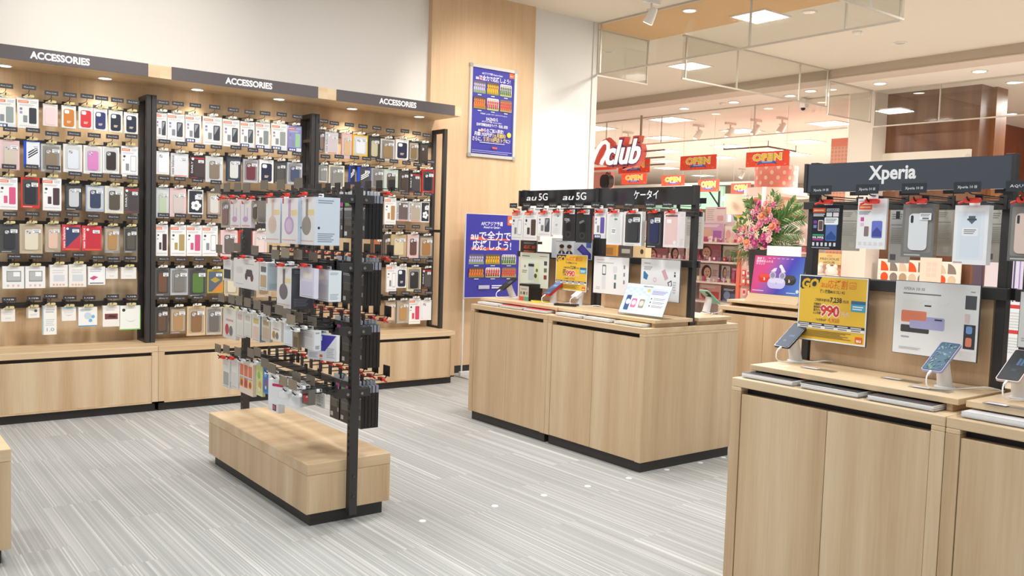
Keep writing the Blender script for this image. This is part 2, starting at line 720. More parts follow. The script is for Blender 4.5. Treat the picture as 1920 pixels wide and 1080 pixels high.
def hang_tab(t, w, h, d, m=CLEARW):
    q = MB()
    o = rr(-w*.16, 0, w*.16, .017, .004)
    q.prism(o, (0, -d*.45, h), (1, 0, 0), (0, 0, 1), (0, .0008, 0), m)
    q.box(-w*.08, -d*.45-.0004, h+.008, w*.08, -d*.45, h+.011, INK)
    return q.obj('hang_tab', t)


def sticker(t, w, h, d, u=.55, v=.70):
    q = MB()
    a = Art(q, (w*(u-.5), -d-.0016, h*v), (1, 0, 0), (0, 0, 1), w*.36, h*.13)
    a.rr(0, 0, 1, 1, .06, STICK)
    a.dashes(.1, .5, .9, .9, 2, GREYT)
    a.rect(.25, .1, .8, .35, '70747c')
    return q.obj('price_sticker', t)


def case_shape(t, x0, z0, x1, z1, d, c, name='phone_case', cam='camera', mark=None):
    q = MB()
    q.prism(rr(x0, z0, x1, z1, .014), (0, -d, 0), (1, 0, 0), (0, 0, 1), (0, -.003, 0), mat(c, .4))
    w, h = x1-x0, z1-z0
    a = Art(q, (x0, -d-.003, z0), (1, 0, 0), (0, 0, 1), w, h)
    if cam == 'camera':
        a.rr(.08, .78, .46, .95, .12, 'c9c9cc')
        a.disc(.2, .89, .06, '6a6b70')
        a.disc(.38, .82, .06, '6a6b70')
    elif cam == 'white':
        a.rr(.08, .74, .52, .95, .12, 'f3f2ee')
    elif cam == 'strip':
        a.rr(.09, .74, .24, .95, .07, '33353c')
    if mark:
        a.dashes(.3, .2, .7, .34, 3, mark)
    return q.obj(name, t)


def pkg(t, kind, w, h, d, c1='f1efea', c2='444a55', o='', tabm=CLEARW, side=None):
    """one hanging retail package: front at local -y, root at the bottom centre"""
    q = MB()
    X, Z = (1, 0, 0), (0, 0, 1)
    q.box(-w/2, -d, 0, w/2, 0, h, mat(c1, .38))
    a = Art(q, (-w/2, -d, 0), X, Z, w, h)
    if callable(kind):
        kind(a)
    elif kind == 'W':                     # white printed carton with phone picture
        a.rect(.02, .84, .52, .92, ORANGE)
        a.dashes(.06, .86, .46, .9, 1, 'fbe3d8')
        a.dashes(.6, .84, .94, .93, 2, 'b9b9bd')
        a.dashes(.08, .74, .8, .81, 2, 'c6c4c4')
        if 'c' in o:
            a.disc(.18, .66, .075, '33363c')
            a.rect(.08, .52, .2, .56, '9aa')
        else:
            a.rect(.1, .60, .22, .68, '8b7aa8')
            a.rect(.1, .48, .22, .56, 'a99bbb')
        a.rr(.26, .2, .46, .43, .03, '8d8f94' if 's' not in o else c2)
        a.rr(.54, .17, .9, .7, .06, c2)
        a.poly([(.6, .66), (.84, .66), (.6, .36)], '9aa0a6' if 'g' in o else c2)
        if 'l' in o:
            a.rr(.58, .2, .86, .67, .05, 'f2f1ef')
        a.dashes(.08, .06, .9, .11, 1, 'd9cfcb')
        if 'b' in o:
            a.rect(0, 0, 1, .13, '34406f')
            for i in range(3):
                a.rect(.1+.16*i, .03, .22+.16*i, .1, 'e6e8f0')
            a.rect(.62, 0, 1, .13, 'e3e6ee')
    elif kind == 'A':                   # plain carton showing a coloured case
        a.dashes(.62, .88, .92, .95, 2, 'c8c8c8')
    elif kind == 'C':                   # clear faced pack in a coloured frame
        a.rr(.08, .09, .92, .93, .06, {'l': 'cfd0cd', 'd': '4a4846', 'n': '8d8882', 't': 'b5a690', 'p': 'd8c3bd'}[o[0] if o else 'n'])
        a.dashes(.1, .02, .6, .06, 1, 'c9c6c0')
    elif kind == 'F':                   # printed card, white lettering up its left edge
        a.rect(.2, .08, .96, .9, c2)
        if 'x' in o:
            a.poly([(.2, .08), (.96, .08), (.96, .62)], 'c23a48')
        a.text('new balance', .17, .5, .13*w/h, 'f7f4f2' if 'd' not in o else '2a2a2e', w=.8*h/w, up='vertical')
        a.rect(.2, .03, .9, .065, ORANGE)
        a.disc(.3, .84, .07, 'f2f0ee')
    elif kind == 'K':                   # dark card with white vertical lettering
        a.rect(.3, .1, .95, .8, c2)
        a.text('DAILY', .2, .5, .11*w/h, 'f4f4f4', w=.5*h/w, up='vertical')
        a.rect(.05, .86, .95, .93, 'b33')
        a.disc(.2, .86, .09, 'f0eeee')
        a.rect(.05, .04, .5, .07, 'b03038')
    elif kind == 'S':                   # blue edged pack with three stripes
        a.rect(.16, .03, .97, .97, c2)
        m = '2f3138' if 'k' in o else 'f2f2f2'
        for i in range(3):
            a.poly([(.24, .38+.09*i), (.3, .38+.09*i-.03), (.86, .58+.09*i), (.86, .63+.09*i)], m)
    elif kind == 'B':                   # small accessory carton
        if 'w' in o:
            a.rect(.18, .3, .86, .8, '9a9894')
            a.rr(.22, .36, .82, .76, .05, 'b9b8b6')
            a.rect(.5, .55, .8, .75, 'f2f2f0')
            for i in range(3):
                a.rect(.2+.24*i, .08, .3+.24*i, .18, 'eab9a8')
        elif 'o' in o:
            a.dashes(.15, .6, .8, .8, 2, 'd9d6d4')
            a.rr(.2, .25, .82, .55, .05, 'd4d6da')
            for i in range(4):
                a.rect(.16+.18*i, .06, .28+.18*i, .14, 'e8b08f')
        elif 't' in o:
            a.poly([(.08, .36), (.34, .5), (.6, .42), (.3, .26)], 'c94f8d')
            a.dashes(.1, .7, .8, .88, 2, 'b9bcc4')
            a.rect(.1, .06, .9, .12, '6b6d78')
        elif 'd' in o:
            a.disc(.66, .7, .14, '585a60')
            a.dashes(.15, .2, .8, .42, 2, 'cfd0d2')
        elif '1' in o:
            a.rect(0, 0, .08, 1, 'a9d8ea')
            a.text('1.0', .55, .12, .12, '6aa7c8', w=.55)
            a.dashes(.2, .3, .85, .55, 4, 'cdd6da')
            a.dashes(.2, .75, .85, .9, 2, 'b9bec0')
        elif 'u' in o:
            a.rect(0, .88, 1, 1, 'a8d6ea')
            a.poly([(.2, .45), (.5, .36), (.8, .45), (.5, .41)], 'c9a6a0')
            a.dashes(.15, .55, .85, .75, 2, 'd0d4d6')
        elif 'e' in o:
            a.rect(0, 0, 1, .05, '3a9ad0')
            a.disc(.5, .55, .2, 'c9d6e2')
            a.disc(.78, .5, .1, '6fb6e0')
            a.disc(.64, .3, .1, '6fb6e0')
            a.dashes(.1, .78, .7, .92, 2, 'a9bcc8')
        elif 'm' in o:
            a.rect(.12, .35, .9, .62, '7d3f45')
            a.poly([(.3, .45), (.75, .42), (.8, .52), (.4, .56)], '3c2a2c')
            a.dashes(.2, .75, .7, .85, 1, 'c9c9c9')
        elif 'n' in o:
            a.rect(0, 0, 1, .04, '7fd060')
            a.rect(.96, 0, 1, 1, '8bd76c')
            a.disc(.18, .82, .08, '3c3e42')
            a.poly([(.25, .42), (.45, .33), (.6, .33), (.8, .42), (.6, .36), (.45, .36)], 'c8cccc')
        else:
            a.dashes(.15, .55, .85, .75, 2, 'd5d3d0')
            a.rect(.3, .2, .7, .32, 'dcdad6')
    elif kind == 'H':                   # flower badge pack
        a.rect(.06, .05, .94, .95, '2e3038')
        for i in range(5):
            a.disc(.52+.2*math.cos(i*1.257), .35+.12*math.sin(i*1.257), .15, 'efefef')
        a.disc(.52, .35, .1, '8a8a90')
        a.rect(.45, .6, .9, .78, 'dfe0e2')
    elif kind == 'D':                   # slate pack with orange corner
        a.rect(.08, .05, .95, .9, '5b6474')
        a.poly([(.3, .05), (.95, .05), (.95, .5)], 'd8873c')
        a.poly([(.2, .55), (.5, .42), (.82, .55), (.5, .68)], 'b39b3c')
    if side:
        side(Art(q, (w/2, -d, 0), (0, 1, 0), Z, d, h))
    q.obj('carton', t)
    dd = d+.0004
    if kind == 'A':
        case_shape(t, -w*.37, h*.06, w*.37, h*.84, d, c2, cam='none' if 'z' in o else 'white', mark='f3d9c8' if 'z' not in o else None)
    elif kind == 'C':
        case_shape(t, -w*.28, h*.13, w*.3, h*.82, dd, c2, cam='none' if 'x' in o else ('strip' if 'q' in o else 'camera'), name='phone_case')
        if 'v' not in o:
            sticker(t, w, h, d+.004)
    elif callable(kind):
        pass
    elif kind in 'FKSDH':
        sticker(t, w, h, d+.001)
    elif kind == 'P':
        case_shape(t, -w*.36, h*.07, w*.36, h*.9, d, 'f0f0f2', cam='camera')
    hang_tab(t, w, h, d, tabm)


HOOKS = {}


def hook(kind, text, loc, rz, label, group, L=.2, tagc='3c3a3c', lockc='d9c98a', tw=.082, th=.03, lift=.05):
    """wire hook: root on the rail, arm towards local -y"""
    k = (kind, text, round(L, 3), tagc, lockc, tw, th, lift)
    if k in HOOKS:
        return dup(HOOKS[k], loc, rz, label, group)
    t = thing('display_hook', label, 'hook', loc, rz, group)
    wire = mat('1f1f20', .35, .3)
    q = MB()
    q.tube([(0, 0, 0), (0, -L+.02, 0), (0, -L+.006, .003), (0, -L-.004, .014)], .0028, wire, 6)
    q.box(-.012, -.004, -.016, .012, .003, .03, BLACK)
    q.obj('arm', t)
    if tagc:
        q = MB()
        q.tube([(0, 0, .022), (0, -L*.9, .022), (0, -L, .03), (0, -L, lift)], .002, wire, 6)
        q.obj('tag_arm', t)
        q = MB()
        q.box(-tw/2, -L-.0045, lift, tw/2, -L-.002, lift+th, mat(tagc, .35))
        a = Art(q, (-tw/2, -L-.0045, lift), (1, 0, 0), (0, 0, 1), tw, th)
        if text:
            a.text(text, .5, .38, .27, 'dcdcdc', w=.72, res=1)
        q.obj('price_tag', t)
    if lockc:
        q = MB()
        q.prism(rr(-.024, -.007, .024, .009, .006), (.008, -L+.012, .001), (1, 0, 0), (0, 0, 1), (0, .014, 0), mat(lockc, .35))
        q.tube([(-.02, -L+.019, -.002), (-.032, -L+.012, -.008)], .004, lockc, 6)
        q.obj('lock_clip', t)
    HOOKS[k] = t
    return t


# ---------------------------------------------------------------- accessory wall
YB, YF = 6.71, 6.29
BAYS = [(.553, 1.787), (1.787, 3.023), (3.023, 4.262)]
BN = ['left bay', 'middle bay', 'right bay']
YP = 6.52                       # plane of the package fronts
SIGNX = [(56, 168), (422, 510), (711, 781)]
DL = [[(8, 122), (197, 146)], [(370, 167), (523, 185)], [(660, 203), (786, 218)]]
WROWS = {}
SIGN = mat('5a5254', .6)
for b, (x0, x1) in enumerate(BAYS):
    t = thing('wall_display_unit', ['tall oak accessory wall unit, leftmost of three, cut by the photo edge', 'tall oak accessory wall unit in the middle, behind the floor rack', 'tall oak accessory wall unit at the right, next to the oak pillar'][b],
              'display unit', (x0, YF, 0), 0, 'oak accessory wall units')
    W = x1-x0
    D = YB-YF
    q = MB()
    q.box(.001, 0, .06, W-.001, D, .07, WOOD)
    q.box(.001, 0, .06, .042, D, .42, WOOD)
    q.box(W-.042, 0, .06, W-.001, D, .42, WOOD)
    q.obj('carcass', t)
    q = MB()
    q.box(.001, 0, .415, W-.001, D+.03, .457, WOODT)
    q.obj('counter_top', t, .003)
    q = MB()
    q.box(.042, .004, .07, W-.042, .024, .391, WOOD)
    q.obj('drawer_front', t, .002)
    q = MB()
    q.box(.042, .03, .391, W-.042, .04, .415, mat('3a3230', .6))
    q.obj('handle_recess', t)
    q = MB()
    q.box(.012, .035, 0, W-.012, D-.02, .06, BLACK)
    q.obj('plinth', t)
    q = MB()
    q.box(0, D, .457, W, D+.02, 2.3, WOOD)
    q.obj('back_panel', t)
    q = MB()
    q.box(0, 0, 2.292, W, D+.03, 2.376, WOODT)
    q.obj('canopy', t)
    q = MB()
    s0, s1 = (.075, W-.08) if b < 2 else (.075, W-.07)
    q.box(s0, -.006, 2.291, s1, .0, 2.377, SIGN)
    a = Art(q, (0, -.006, 2.291), (1, 0, 0), (0, 0, 1), W, .086)
    ta, tb = [(on(p, 160, 'Y', YF).x-x0)/W for p in SIGNX[b]]
    a.text('ACCESSORIES', ta, .26, .5, 'f4f2f0', w=tb-ta, al='l', bold=.04, res=3)
    q.obj('header_sign', t)
    for i, (px, py) in enumerate(DL[b]):
        p = on(px, py, 'Z', 2.292)
        q = MB()
        q.lathe([(.048, -.001), (.048, -.006), (.04, -.007), (.04, -.001)], (p.x-x0, p.y-YF, 2.292), WHITE, 20)
        dl = q.obj('downlight', t)
        q = MB()
        q.lathe([(.039, -.0065), (.039, -.003)], (p.x-x0, p.y-YF, 2.292), mat('fff4e2', .5, 0, 9), 20)
        q.obj('lens', dl)
        l = bpy.data.lights.new('shelf_spot', 'SPOT')
        l.energy = 16
        l.spot_size = math.radians(115)
        l.spot_blend = 1
        l.shadow_soft_size = .04
        l.color = (1, .95, .85)
        lo = bpy.data.objects.new('shelf_spot', l)
        COL.objects.link(lo)
        lo.location = (p.x, p.y, 2.27)
    for k, xs in enumerate(([] if b == 0 else [.002])+[W-.034]):
        q = MB()
        q.box(xs, .20, .457, xs+.032, .235, 2.2, BLACK)
        q.box(xs, D-.045, .457, xs+.032, D-.012, 2.2, BLACK)
        q.box(xs, .235, 2.165, xs+.032, D-.045, 2.2, BLACK)
        q.box(xs, .235, .457, xs+.032, D-.045, .475, BLACK)
        for z in ((1.3,) if b == 2 and xs > 1 else ((1.72, 1.98) if b and xs > 1 else ())):
            q.box(xs+.006, .235, z, xs+.026, D-.045, z+.025, BLACK)
        q.obj('side_frame', t, .002)
    WROWS[b] = t

# rows of packages: kind, edges in the photo (x0, x1, top, bottom), colours, options, description
S1 = (3.6, 0, 80)
S2 = (3.6, 0, 360)
S3 = (3.857, 440, 160)
S6 = (2.571, 680, 300)
S0 = (1, 0, 0)
G = 'gray-edged'
WALLPK = {(0, 0): (S1, [
    ('W', -38, 107, 355, 572, 'f1efea', '9aa39e', 'b', 'white carton picturing a pale phone'),
    ('W', 118, 262, 364, 580, 'f1efea', '33363f', '', 'white carton picturing a navy phone'),
    ('A', 290, 390, 402, 563, 'f0ddd8', 'edd3cf', 'z', 'pale pink phone case carton'),
    ('A', 415, 513, 413, 576, 'f2efe9', 'cf7e30', '', 'orange phone case in white carton'),
    ('A', 530, 628, 422, 581, 'f2efe9', 'd8343c', '', 'red phone case in white carton'),
    ('A', 630, 724, 434, 592, 'f2efe9', '35376b', '', 'violet blue phone case in white carton'),
    ('A', 736, 828, 447, 604, 'f2efe9', '262a36', '', 'black phone case in white carton'),
    ('A', 840, 932, 460, 613, 'f2efe9', '272c40', '', 'midnight phone case in white carton')]),
    (0, 1): (S1, [
        ('C', -5, 133, 645, 858, 'ecc5c6', 'd3c5b4', 'p', 'glittery case in a pink frame'),
        ('S', 160, 272, 652, 844, '2450c8', 'e9eaec', 'k', 'blue edged pack with black stripes'),
        ('C', 275, 413, 674, 873, 'c3c3bd', '8d7c66', 'n', 'brown case in grey clear pack'),
        ('C', 428, 556, 674, 876, 'efece8', 'dfe3ea', 'lv', 'white rounded case in white carton'),
        ('C', 563, 690, 684, 886, 'efece8', 'd888c0', 'lv', 'pink rounded case in white carton'),
        ('C', 692, 806, 692, 883, 'efece8', '3a302e', 'lv', 'black rounded case in white carton'),
        ('W', 818, 932, 688, 905, 'f3f2f0', 'b9bcc0', 'cl', 'white carton picturing a clear case')]),
    (0, 2): (S1, [
        ('W', -8, 120, 896, 1127, 'f2f0ee', 'd85c86', 'cs', 'white carton picturing a pink folio'),
        ('C', 143, 270, 897, 1116, 'd8362c', '2e2f34', 'd', 'black case in a bright red frame'),
        ('W', 290, 416, 902, 1133, 'f2f0ee', '4e383c', 'cs', 'white carton picturing a dark brown folio'),
        ('C', 440, 556, 942, 1131, '33363c', 'c9cdd0', 'd', 'pale grey case in a black frame'),
        ('C', 578, 705, 952, 1140, 'a9b3c4', '3c4560', 'l', 'navy case in a grey blue clear pack'),
        ('C', 706, 835, 957, 1152, 'e6dfc8', '5b5246', 'l', 'dark case in a cream pack'),
        ('K', 836, 938, 964, 1152, '55504e', '4c4244', '', 'dark card pack with white lettering')]),
    (0, 3): (S2, [
        ('C', -4, 130, 206, 410, '4a4c4e', '34383a', 'd', 'black case in a dark pack'),
        ('C', 133, 290, 204, 416, 'c6b391', 'e3d9c0', 't', 'ribbed beige case in a tan clear pack'),
        ('C', 302, 410, 206, 406, 'ad9c88', 'e4bfa9', 't', 'peach case in a brown clear pack'),
        ('F', 418, 546, 208, 394, 'd7474f', '3a4468', 'x', 'red and navy card pack with white lettering'),
        ('F', 553, 686, 216, 396, 'd7474f', 'c4303f', '', 'all red card pack with white lettering'),
        ('C', 703, 810, 222, 412, '8e8a86', 'b28a58', 't', 'gold glitter case in a grey pack'),
        ('C', 836, 928, 226, 411, '77736e', '5d574f', 'd', 'grey brown case in a grey pack')]),
    (0, 4): (S2, [
        ('B', 18, 166, 490, 652, 'f1efec', 'fff', 'w', 'white accessory carton with grey window'),
        ('B', 168, 306, 490, 649, 'f1efec', 'fff', 'w', 'white accessory carton with grey window'),
        ('B', 334, 458, 480, 641, 'f0ebe4', 'fff', 'o', 'white carton with peach squares'),
        ('B', 465, 584, 477, 641, 'f0ebe4', 'fff', 'o', 'white carton with peach squares'),
        ('B', 592, 710, 492, 626, 'f3f1ee', 'fff', 't', 'white carton with a pink tablet picture'),
        ('B', 713, 796, 502, 586, 'efeae2', 'fff', '', 'small plain white carton'),
        ('B', 816, 920, 498, 586, 'efeae2', 'fff', '', 'small plain white carton')]),
    (0, 5): (S2, [
        ('B', 8, 104, 780, 874, 'f1ede6', 'fff', '', 'small plain white carton'),
        ('B', 182, 262, 770, 850, 'f1ede6', 'fff', 'd', 'small white carton with grey dot'),
        ('B', 288, 383, 756, 963, 'f3f1ea', 'fff', '1', 'tall white carton with pale blue edge'),
        ('B', 414, 513, 766, 869, 'f1ede6', 'fff', 'u', 'white carton with light blue top'),
        ('B', 527, 656, 766, 906, 'f2f1ee', 'fff', 'e', 'white and blue carton with round spots'),
        ('B', 694, 808, 756, 908, 'f1ede6', 'fff', 'm', 'white carton with maroon picture'),
        ('B', 810, 950, 756, 929, 'f2f3ec', 'fff', 'n', 'white carton with green edges')]),
    (1, 0): (S0, [
        ('W', 292, 313, 208, 262, 'f1efea', '3f4247', 'g', 'white carton picturing a black phone'),
        ('W', 314, 346, 210, 265, 'f1efea', '44474c', 'g', 'white carton picturing a black phone'),
        ('W', 348, 377, 213, 267, 'f1efea', '44474c', 'gb', 'white carton with blue foot'),
        ('W', 381, 416, 216, 272, 'f1efea', '3f4247', 'g', 'white carton picturing a black phone'),
        ('W', 418, 449, 221, 275, 'f1efea', '3f4247', 'g', 'white carton picturing a black phone'),
        ('W', 451, 477, 225, 276, 'f1efea', '4b4e54', 'gb', 'white carton with blue foot'),
        ('W', 479, 506, 227, 279, 'f1efea', '8e958f', 'b', 'white carton with blue foot and grey phone'),
        ('W', 509, 538, 229, 281, 'f1efea', '9aa19b', 'b', 'white carton with blue foot and grey phone'),
        ('W', 540, 565, 233, 284, '8e90c4', '9fc89c', 'b', 'lilac carton picturing a green phone')]),
    (1, 1): (S1, [
        ('P', 1054, 1142, 722, 889, 'eeedec', 'fff', '', 'white carton with outlined white case'),
        ('F', 1152, 1272, 737, 906, 'd6d6d8', 'e4e4e6', 'd', 'pale card pack with dark lettering'),
        ('K', 1280, 1384, 753, 921, '3a3436', '4a3a38', '', 'black card pack with white lettering'),
        ('C', 1386, 1505, 757, 942, 'd9d8d2', '8a7a6a', 'l', 'patterned brown case in a clear pack'),
        ('C', 1528, 1626, 760, 936, '2f3a54', 'd9d8d4', 'd', 'ivory case in a navy frame'),
        ('C', 1642, 1742, 777, 945, 'b9b9bf', '74333f', 'n', 'burgundy case in a clear pack'),
        ('A', 1748, 1846, 780, 946, 'efeeea', '2b2d44', '', 'navy phone case in white carton'),
        ('C', 1850, 1930, 792, 950, '46403e', '55504c', 'd', 'black case in a dark pack'),
        ('C', 1936, 2040, 800, 956, 'b3bcc8', '47536f', 'n', 'navy case in a grey blue clear pack')]),
    (1, 2): (S1, [
        ('C', 1052, 1140, 968, 1183, 'c9cfd0', 'bcc9ac', 'l', 'pale green case in a clear pack'),
        ('C', 1146, 1256, 972, 1176, 'e9c3c6', 'd3c5bd', 'p', 'glittery case in a pink frame'),
        ('H', 1268, 1372, 982, 1156, 'efefef', 'fff', '', 'black and white pack with flower badge'),
        ('C', 1396, 1492, 994, 1172, '8a7868', 'd8d2cc', 't', 'white case in a brown clear pack')]),
    (1, 3): (S2, [
        ('W', 1052, 1133, 208, 431, 'f3f1ee', '4a3238', 'cs', 'white carton picturing a dark brown folio'),
        ('W', 1152, 1256, 211, 432, 'f3f1ee', 'b09a62', 'cs', 'white carton picturing a gold folio'),
        ('W', 1260, 1362, 214, 432, 'f3f1ee', 'd25a82', 'cs', 'white carton picturing a pink folio'),
        ('W', 1365, 1469, 216, 433, 'f3f1ee', 'b4b7ba', 'cl', 'white carton picturing a clear case'),
        ('C', 1487, 1602, 247, 436, 'edc6c6', '6d645e', 'p', 'grey cat case in a pink frame'),
        ('C', 1611, 1700, 250, 438, 'd8322c', '2b2b30', 'd', 'black case in a red frame'),
        ('C', 1704, 1800, 255, 440, 'ead5d2', 'e6cfc9', 'p', 'pink white case in a pale frame')]),
    (1, 4): (S2, [
        ('C', 1045, 1143, 502, 701, '6a6562', '74523f', 'dx', 'brown folio in a dark grey frame'),
        ('C', 1147, 1270, 505, 696, 'b3b8bc', '7e7a77', 'n', 'grey case in a light grey frame'),
        ('C', 1270, 1396, 503, 706, '5f5c5a', '5d7c40', 'dx', 'green folio in a dark grey frame'),
        ('D', 1398, 1506, 511, 681, 'b8a83a', 'fff', '', 'slate pack with an orange corner'),
        ('C', 1512, 1610, 520, 700, 'cdbb97', 'd9cdb4', 't', 'cream case in a tan pack'),
        ('C', 1620, 1720, 520, 705, '55504c', '46403c', 'd', 'black case in a dark pack'),
        ('C', 1730, 1830, 525, 710, 'c0a890', '9a7a5a', 't', 'tan case in a beige pack')]),
    (1, 5): (S2, [
        ('C', 1045, 1136, 766, 963, '5c564f', '6a5140', 'd', 'brown case in a dark pack'),
        ('C', 1144, 1258, 766, 956, '7b6a5a', 'b08c62', 't', 'glittery brown case in a brown pack'),
        ('C', 1259, 1387, 760, 969, 'd7b98d', '8c6a4a', 't', 'dark case in an orange gold clear pack'),
        ('C', 1391, 1498, 766, 964, 'b9b0a4', '6f6a66', 'n', 'grey case in a clear pack'),
        ('C', 1503, 1600, 770, 968, 'cbb79a', '9c9488', 't', 'grey case in a tan clear pack'),
        ('C', 1608, 1700, 775, 968, 'b49c80', '8a7460', 't', 'brown case in a tan clear pack')]),
    (2, 0): (S3, [
        ('C', 602, 646, 312, 482, '7e7166', '8a786a', 'd', 'brown case, half hidden by the black upright'),
        ('F', 653, 748, 327, 496, 'd8d8da', 'd2c6c8', 'd', 'pale card pack with dark lettering'),
        ('C', 772, 846, 337, 530, 'e9b9b9', 'd9b98c', 'p', 'beige case in a pink frame'),
        ('C', 852, 962, 348, 514, 'e8b93c', 'e9e9ee', 'l', 'white case in a yellow edged pack'),
        ('C', 966, 1048, 360, 535, '33322f', 'c9bf9c', 'd', 'beige case in a black frame'),
        ('C', 1053, 1155, 378, 546, 'd8d2c6', '9c8058', 'n', 'brown case in a clear pack'),
        ('A', 1163, 1256, 381, 536, 'f2efea', '2c2d48', '', 'navy phone case in white carton'),
        ('C', 1257, 1330, 396, 551, '3c3936', '8a7352', 't', 'beige case in a black frame, narrow'),
        ('C', 1338, 1396, 410, 575, '34312f', '4a3d30', 'dv', 'narrow dark pack')]),
    (2, 1): (S3, [
        ('C', 606, 670, 567, 702, 'c3c3c0', '8d8c8a', 'n', 'grey case in a clear pack'),
        ('C', 680, 792, 567, 746, 'dcd6be', '8a877e', 'n', 'grey case in a cream pack'),
        ('S', 824, 870, 572, 718, '1f4fd0', '20263a', '', 'blue edged pack turned aside'),
        ('S', 884, 984, 580, 736, '1f4fd0', '4a4648', '', 'blue edged pack with white stripes'),
        ('C', 988, 1076, 590, 752, 'b0aeac', '7d7674', 'n', 'grey case in a grey pack'),
        ('C', 1078, 1180, 598, 769, 'b9d2b4', '5f564a', 'l', 'brown case in a pale green frame'),
        ('C', 1184, 1257, 610, 770, '55483f', '4f3f38', 'd', 'dark brown case in a brown pack'),
        ('K', 1261, 1340, 622, 776, '3a3838', '4a4648', '', 'black card pack with white lettering'),
        ('C', 1352, 1440, 600, 780, 'd2262c', '20242e', 'd', 'black case in a bright red frame')]),
    (2, 2): (S3, [
        ('W', 1084, 1165, 801, 1006, 'f3f1ec', 'b58a5a', 'cs', 'white carton picturing a tan folio'),
        ('F', 1166, 1255, 826, 981, 'cfcdd0', '6a5c58', 'd', 'grey card pack with dark lettering'),
        ('F', 1256, 1345, 831, 986, 'd3d1d0', 'b3a694', 'd', 'beige card pack with dark lettering'),
        ('H', 1346, 1406, 832, 990, 'eeeeee', 'fff', '', 'black and white pack with flower badge')]),
    (2, 3): (S6, [
        ('C', 40, 92, 352, 470, '6a4a38', 'b5683c', 'dx', 'copper brown folio in a dark pack'),
        ('C', 96, 132, 352, 472, '6e6258', '7d6a5a', 'd', 'brown case beside the black cartons'),
        ('C', 133, 210, 352, 473, 'c9ab6c', 'd9c8a0', 't', 'ribbed beige case in a gold frame'),
        ('C', 215, 269, 352, 473, 'ecc0c0', '6a4a44', 'p', 'dark case in a pink frame'),
        ('C', 271, 338, 360, 472, '6b6864', 'a87848', 't', 'brown case in a grey frame')]),
    (2, 4): (S6, [
        ('W', 114, 162, 498, 636, 'f3f1ee', 'b9bcc0', 'cl', 'white carton picturing a clear case'),
        ('A', 163, 211, 506, 616, 'f2efea', '2c2e42', '', 'navy phone case in white carton'),
        ('C', 212, 280, 511, 633, 'e3d3a2', '33302e', 'nv', 'black case in a cream frame'),
        ('K', 283, 331, 516, 621, '2f2e2e', '56504e', '', 'black card pack with white lettering')]),
    (2, 5): (S6, [
        ('C', 105, 160, 671, 786, '8a7868', 'e0bfa4', 't', 'peach case in a brown frame'),
        ('C', 162, 222, 671, 786, 'a9a49c', 'b8905c', 't', 'chevron beige case in a grey frame'),
        ('W', 223, 277, 661, 790, 'f3f1ec', 'd64a68', 'cs', 'white carton picturing a red folio'),
        ('P', 278, 330, 669, 772, 'f1f0ee', 'fff', '', 'white carton with outlined white case')])}
ROWN = ['top row', 'second row', 'third row', 'fourth row', 'fifth row', 'bottom row']
TAGT = {0: 'iPhone 12 mini', 1: 'iPhone 13', 2: 'iPhone 13 mini'}
for (b, r), (sc, rows) in WALLPK.items():
    zt = []
    for i, (kind, a0, a1, ty, by, c1, c2, o, desc) in enumerate(rows):
        a0, a1, ty, by = a0/sc[0]+sc[1], a1/sc[0]+sc[1], ty/sc[0]+sc[2], by/sc[0]+sc[2]
        cx = (a0+a1)/2
        p = on(cx, by, 'Y', YP)
        top = on(cx, ty, 'Y', YP)
        w = on(a1, by, 'Y', YP).x-on(a0, by, 'Y', YP).x
        h = max(.05, top.z-p.z-.012)
        d = .035 if kind == 'B' else (.018 if kind in 'WCA' else .012)
        nth = ORD[i]
        t = thing('phone_case_package' if kind != 'B' else 'accessory_carton', '%s, %s in %s of %s' % (desc, nth, ROWN[r], BN[b]), 'phone accessory', (p.x, YP+d, p.z), R0.uniform(-.05, .05) if w > .075 else R0.uniform(.1, .2), 'packages on the accessory wall')
        pkg(t, kind, w*.985, h, d, c1, c2, o)
        zt.append(p.z+h)
        hz = p.z+h+.012
        hook('wall', TAGT[b] if r != 5 or b else 'USB', (p.x, YB-.03, hz), 0, 'dark hook and tag holding the %s package in the %s of the %s' % (nth, ROWN[r], BN[b]), 'hooks on the accessory wall',
             L=YB-.03-YP+.035, lockc='dccb8e' if b == 0 else 'ece9dd', lift=.04)
    z = sum(zt)/len(zt)
    if b == 1 and r in (2, 3):
        z = zt[0]
    q = MB()
    x0, x1 = BAYS[b]
    q.box(.03, YB-.03-YF, z-.012, x1-x0-.03, YB-YF+.001, z+.022, BLACK)
    q.obj('hook_rail', WROWS[b])
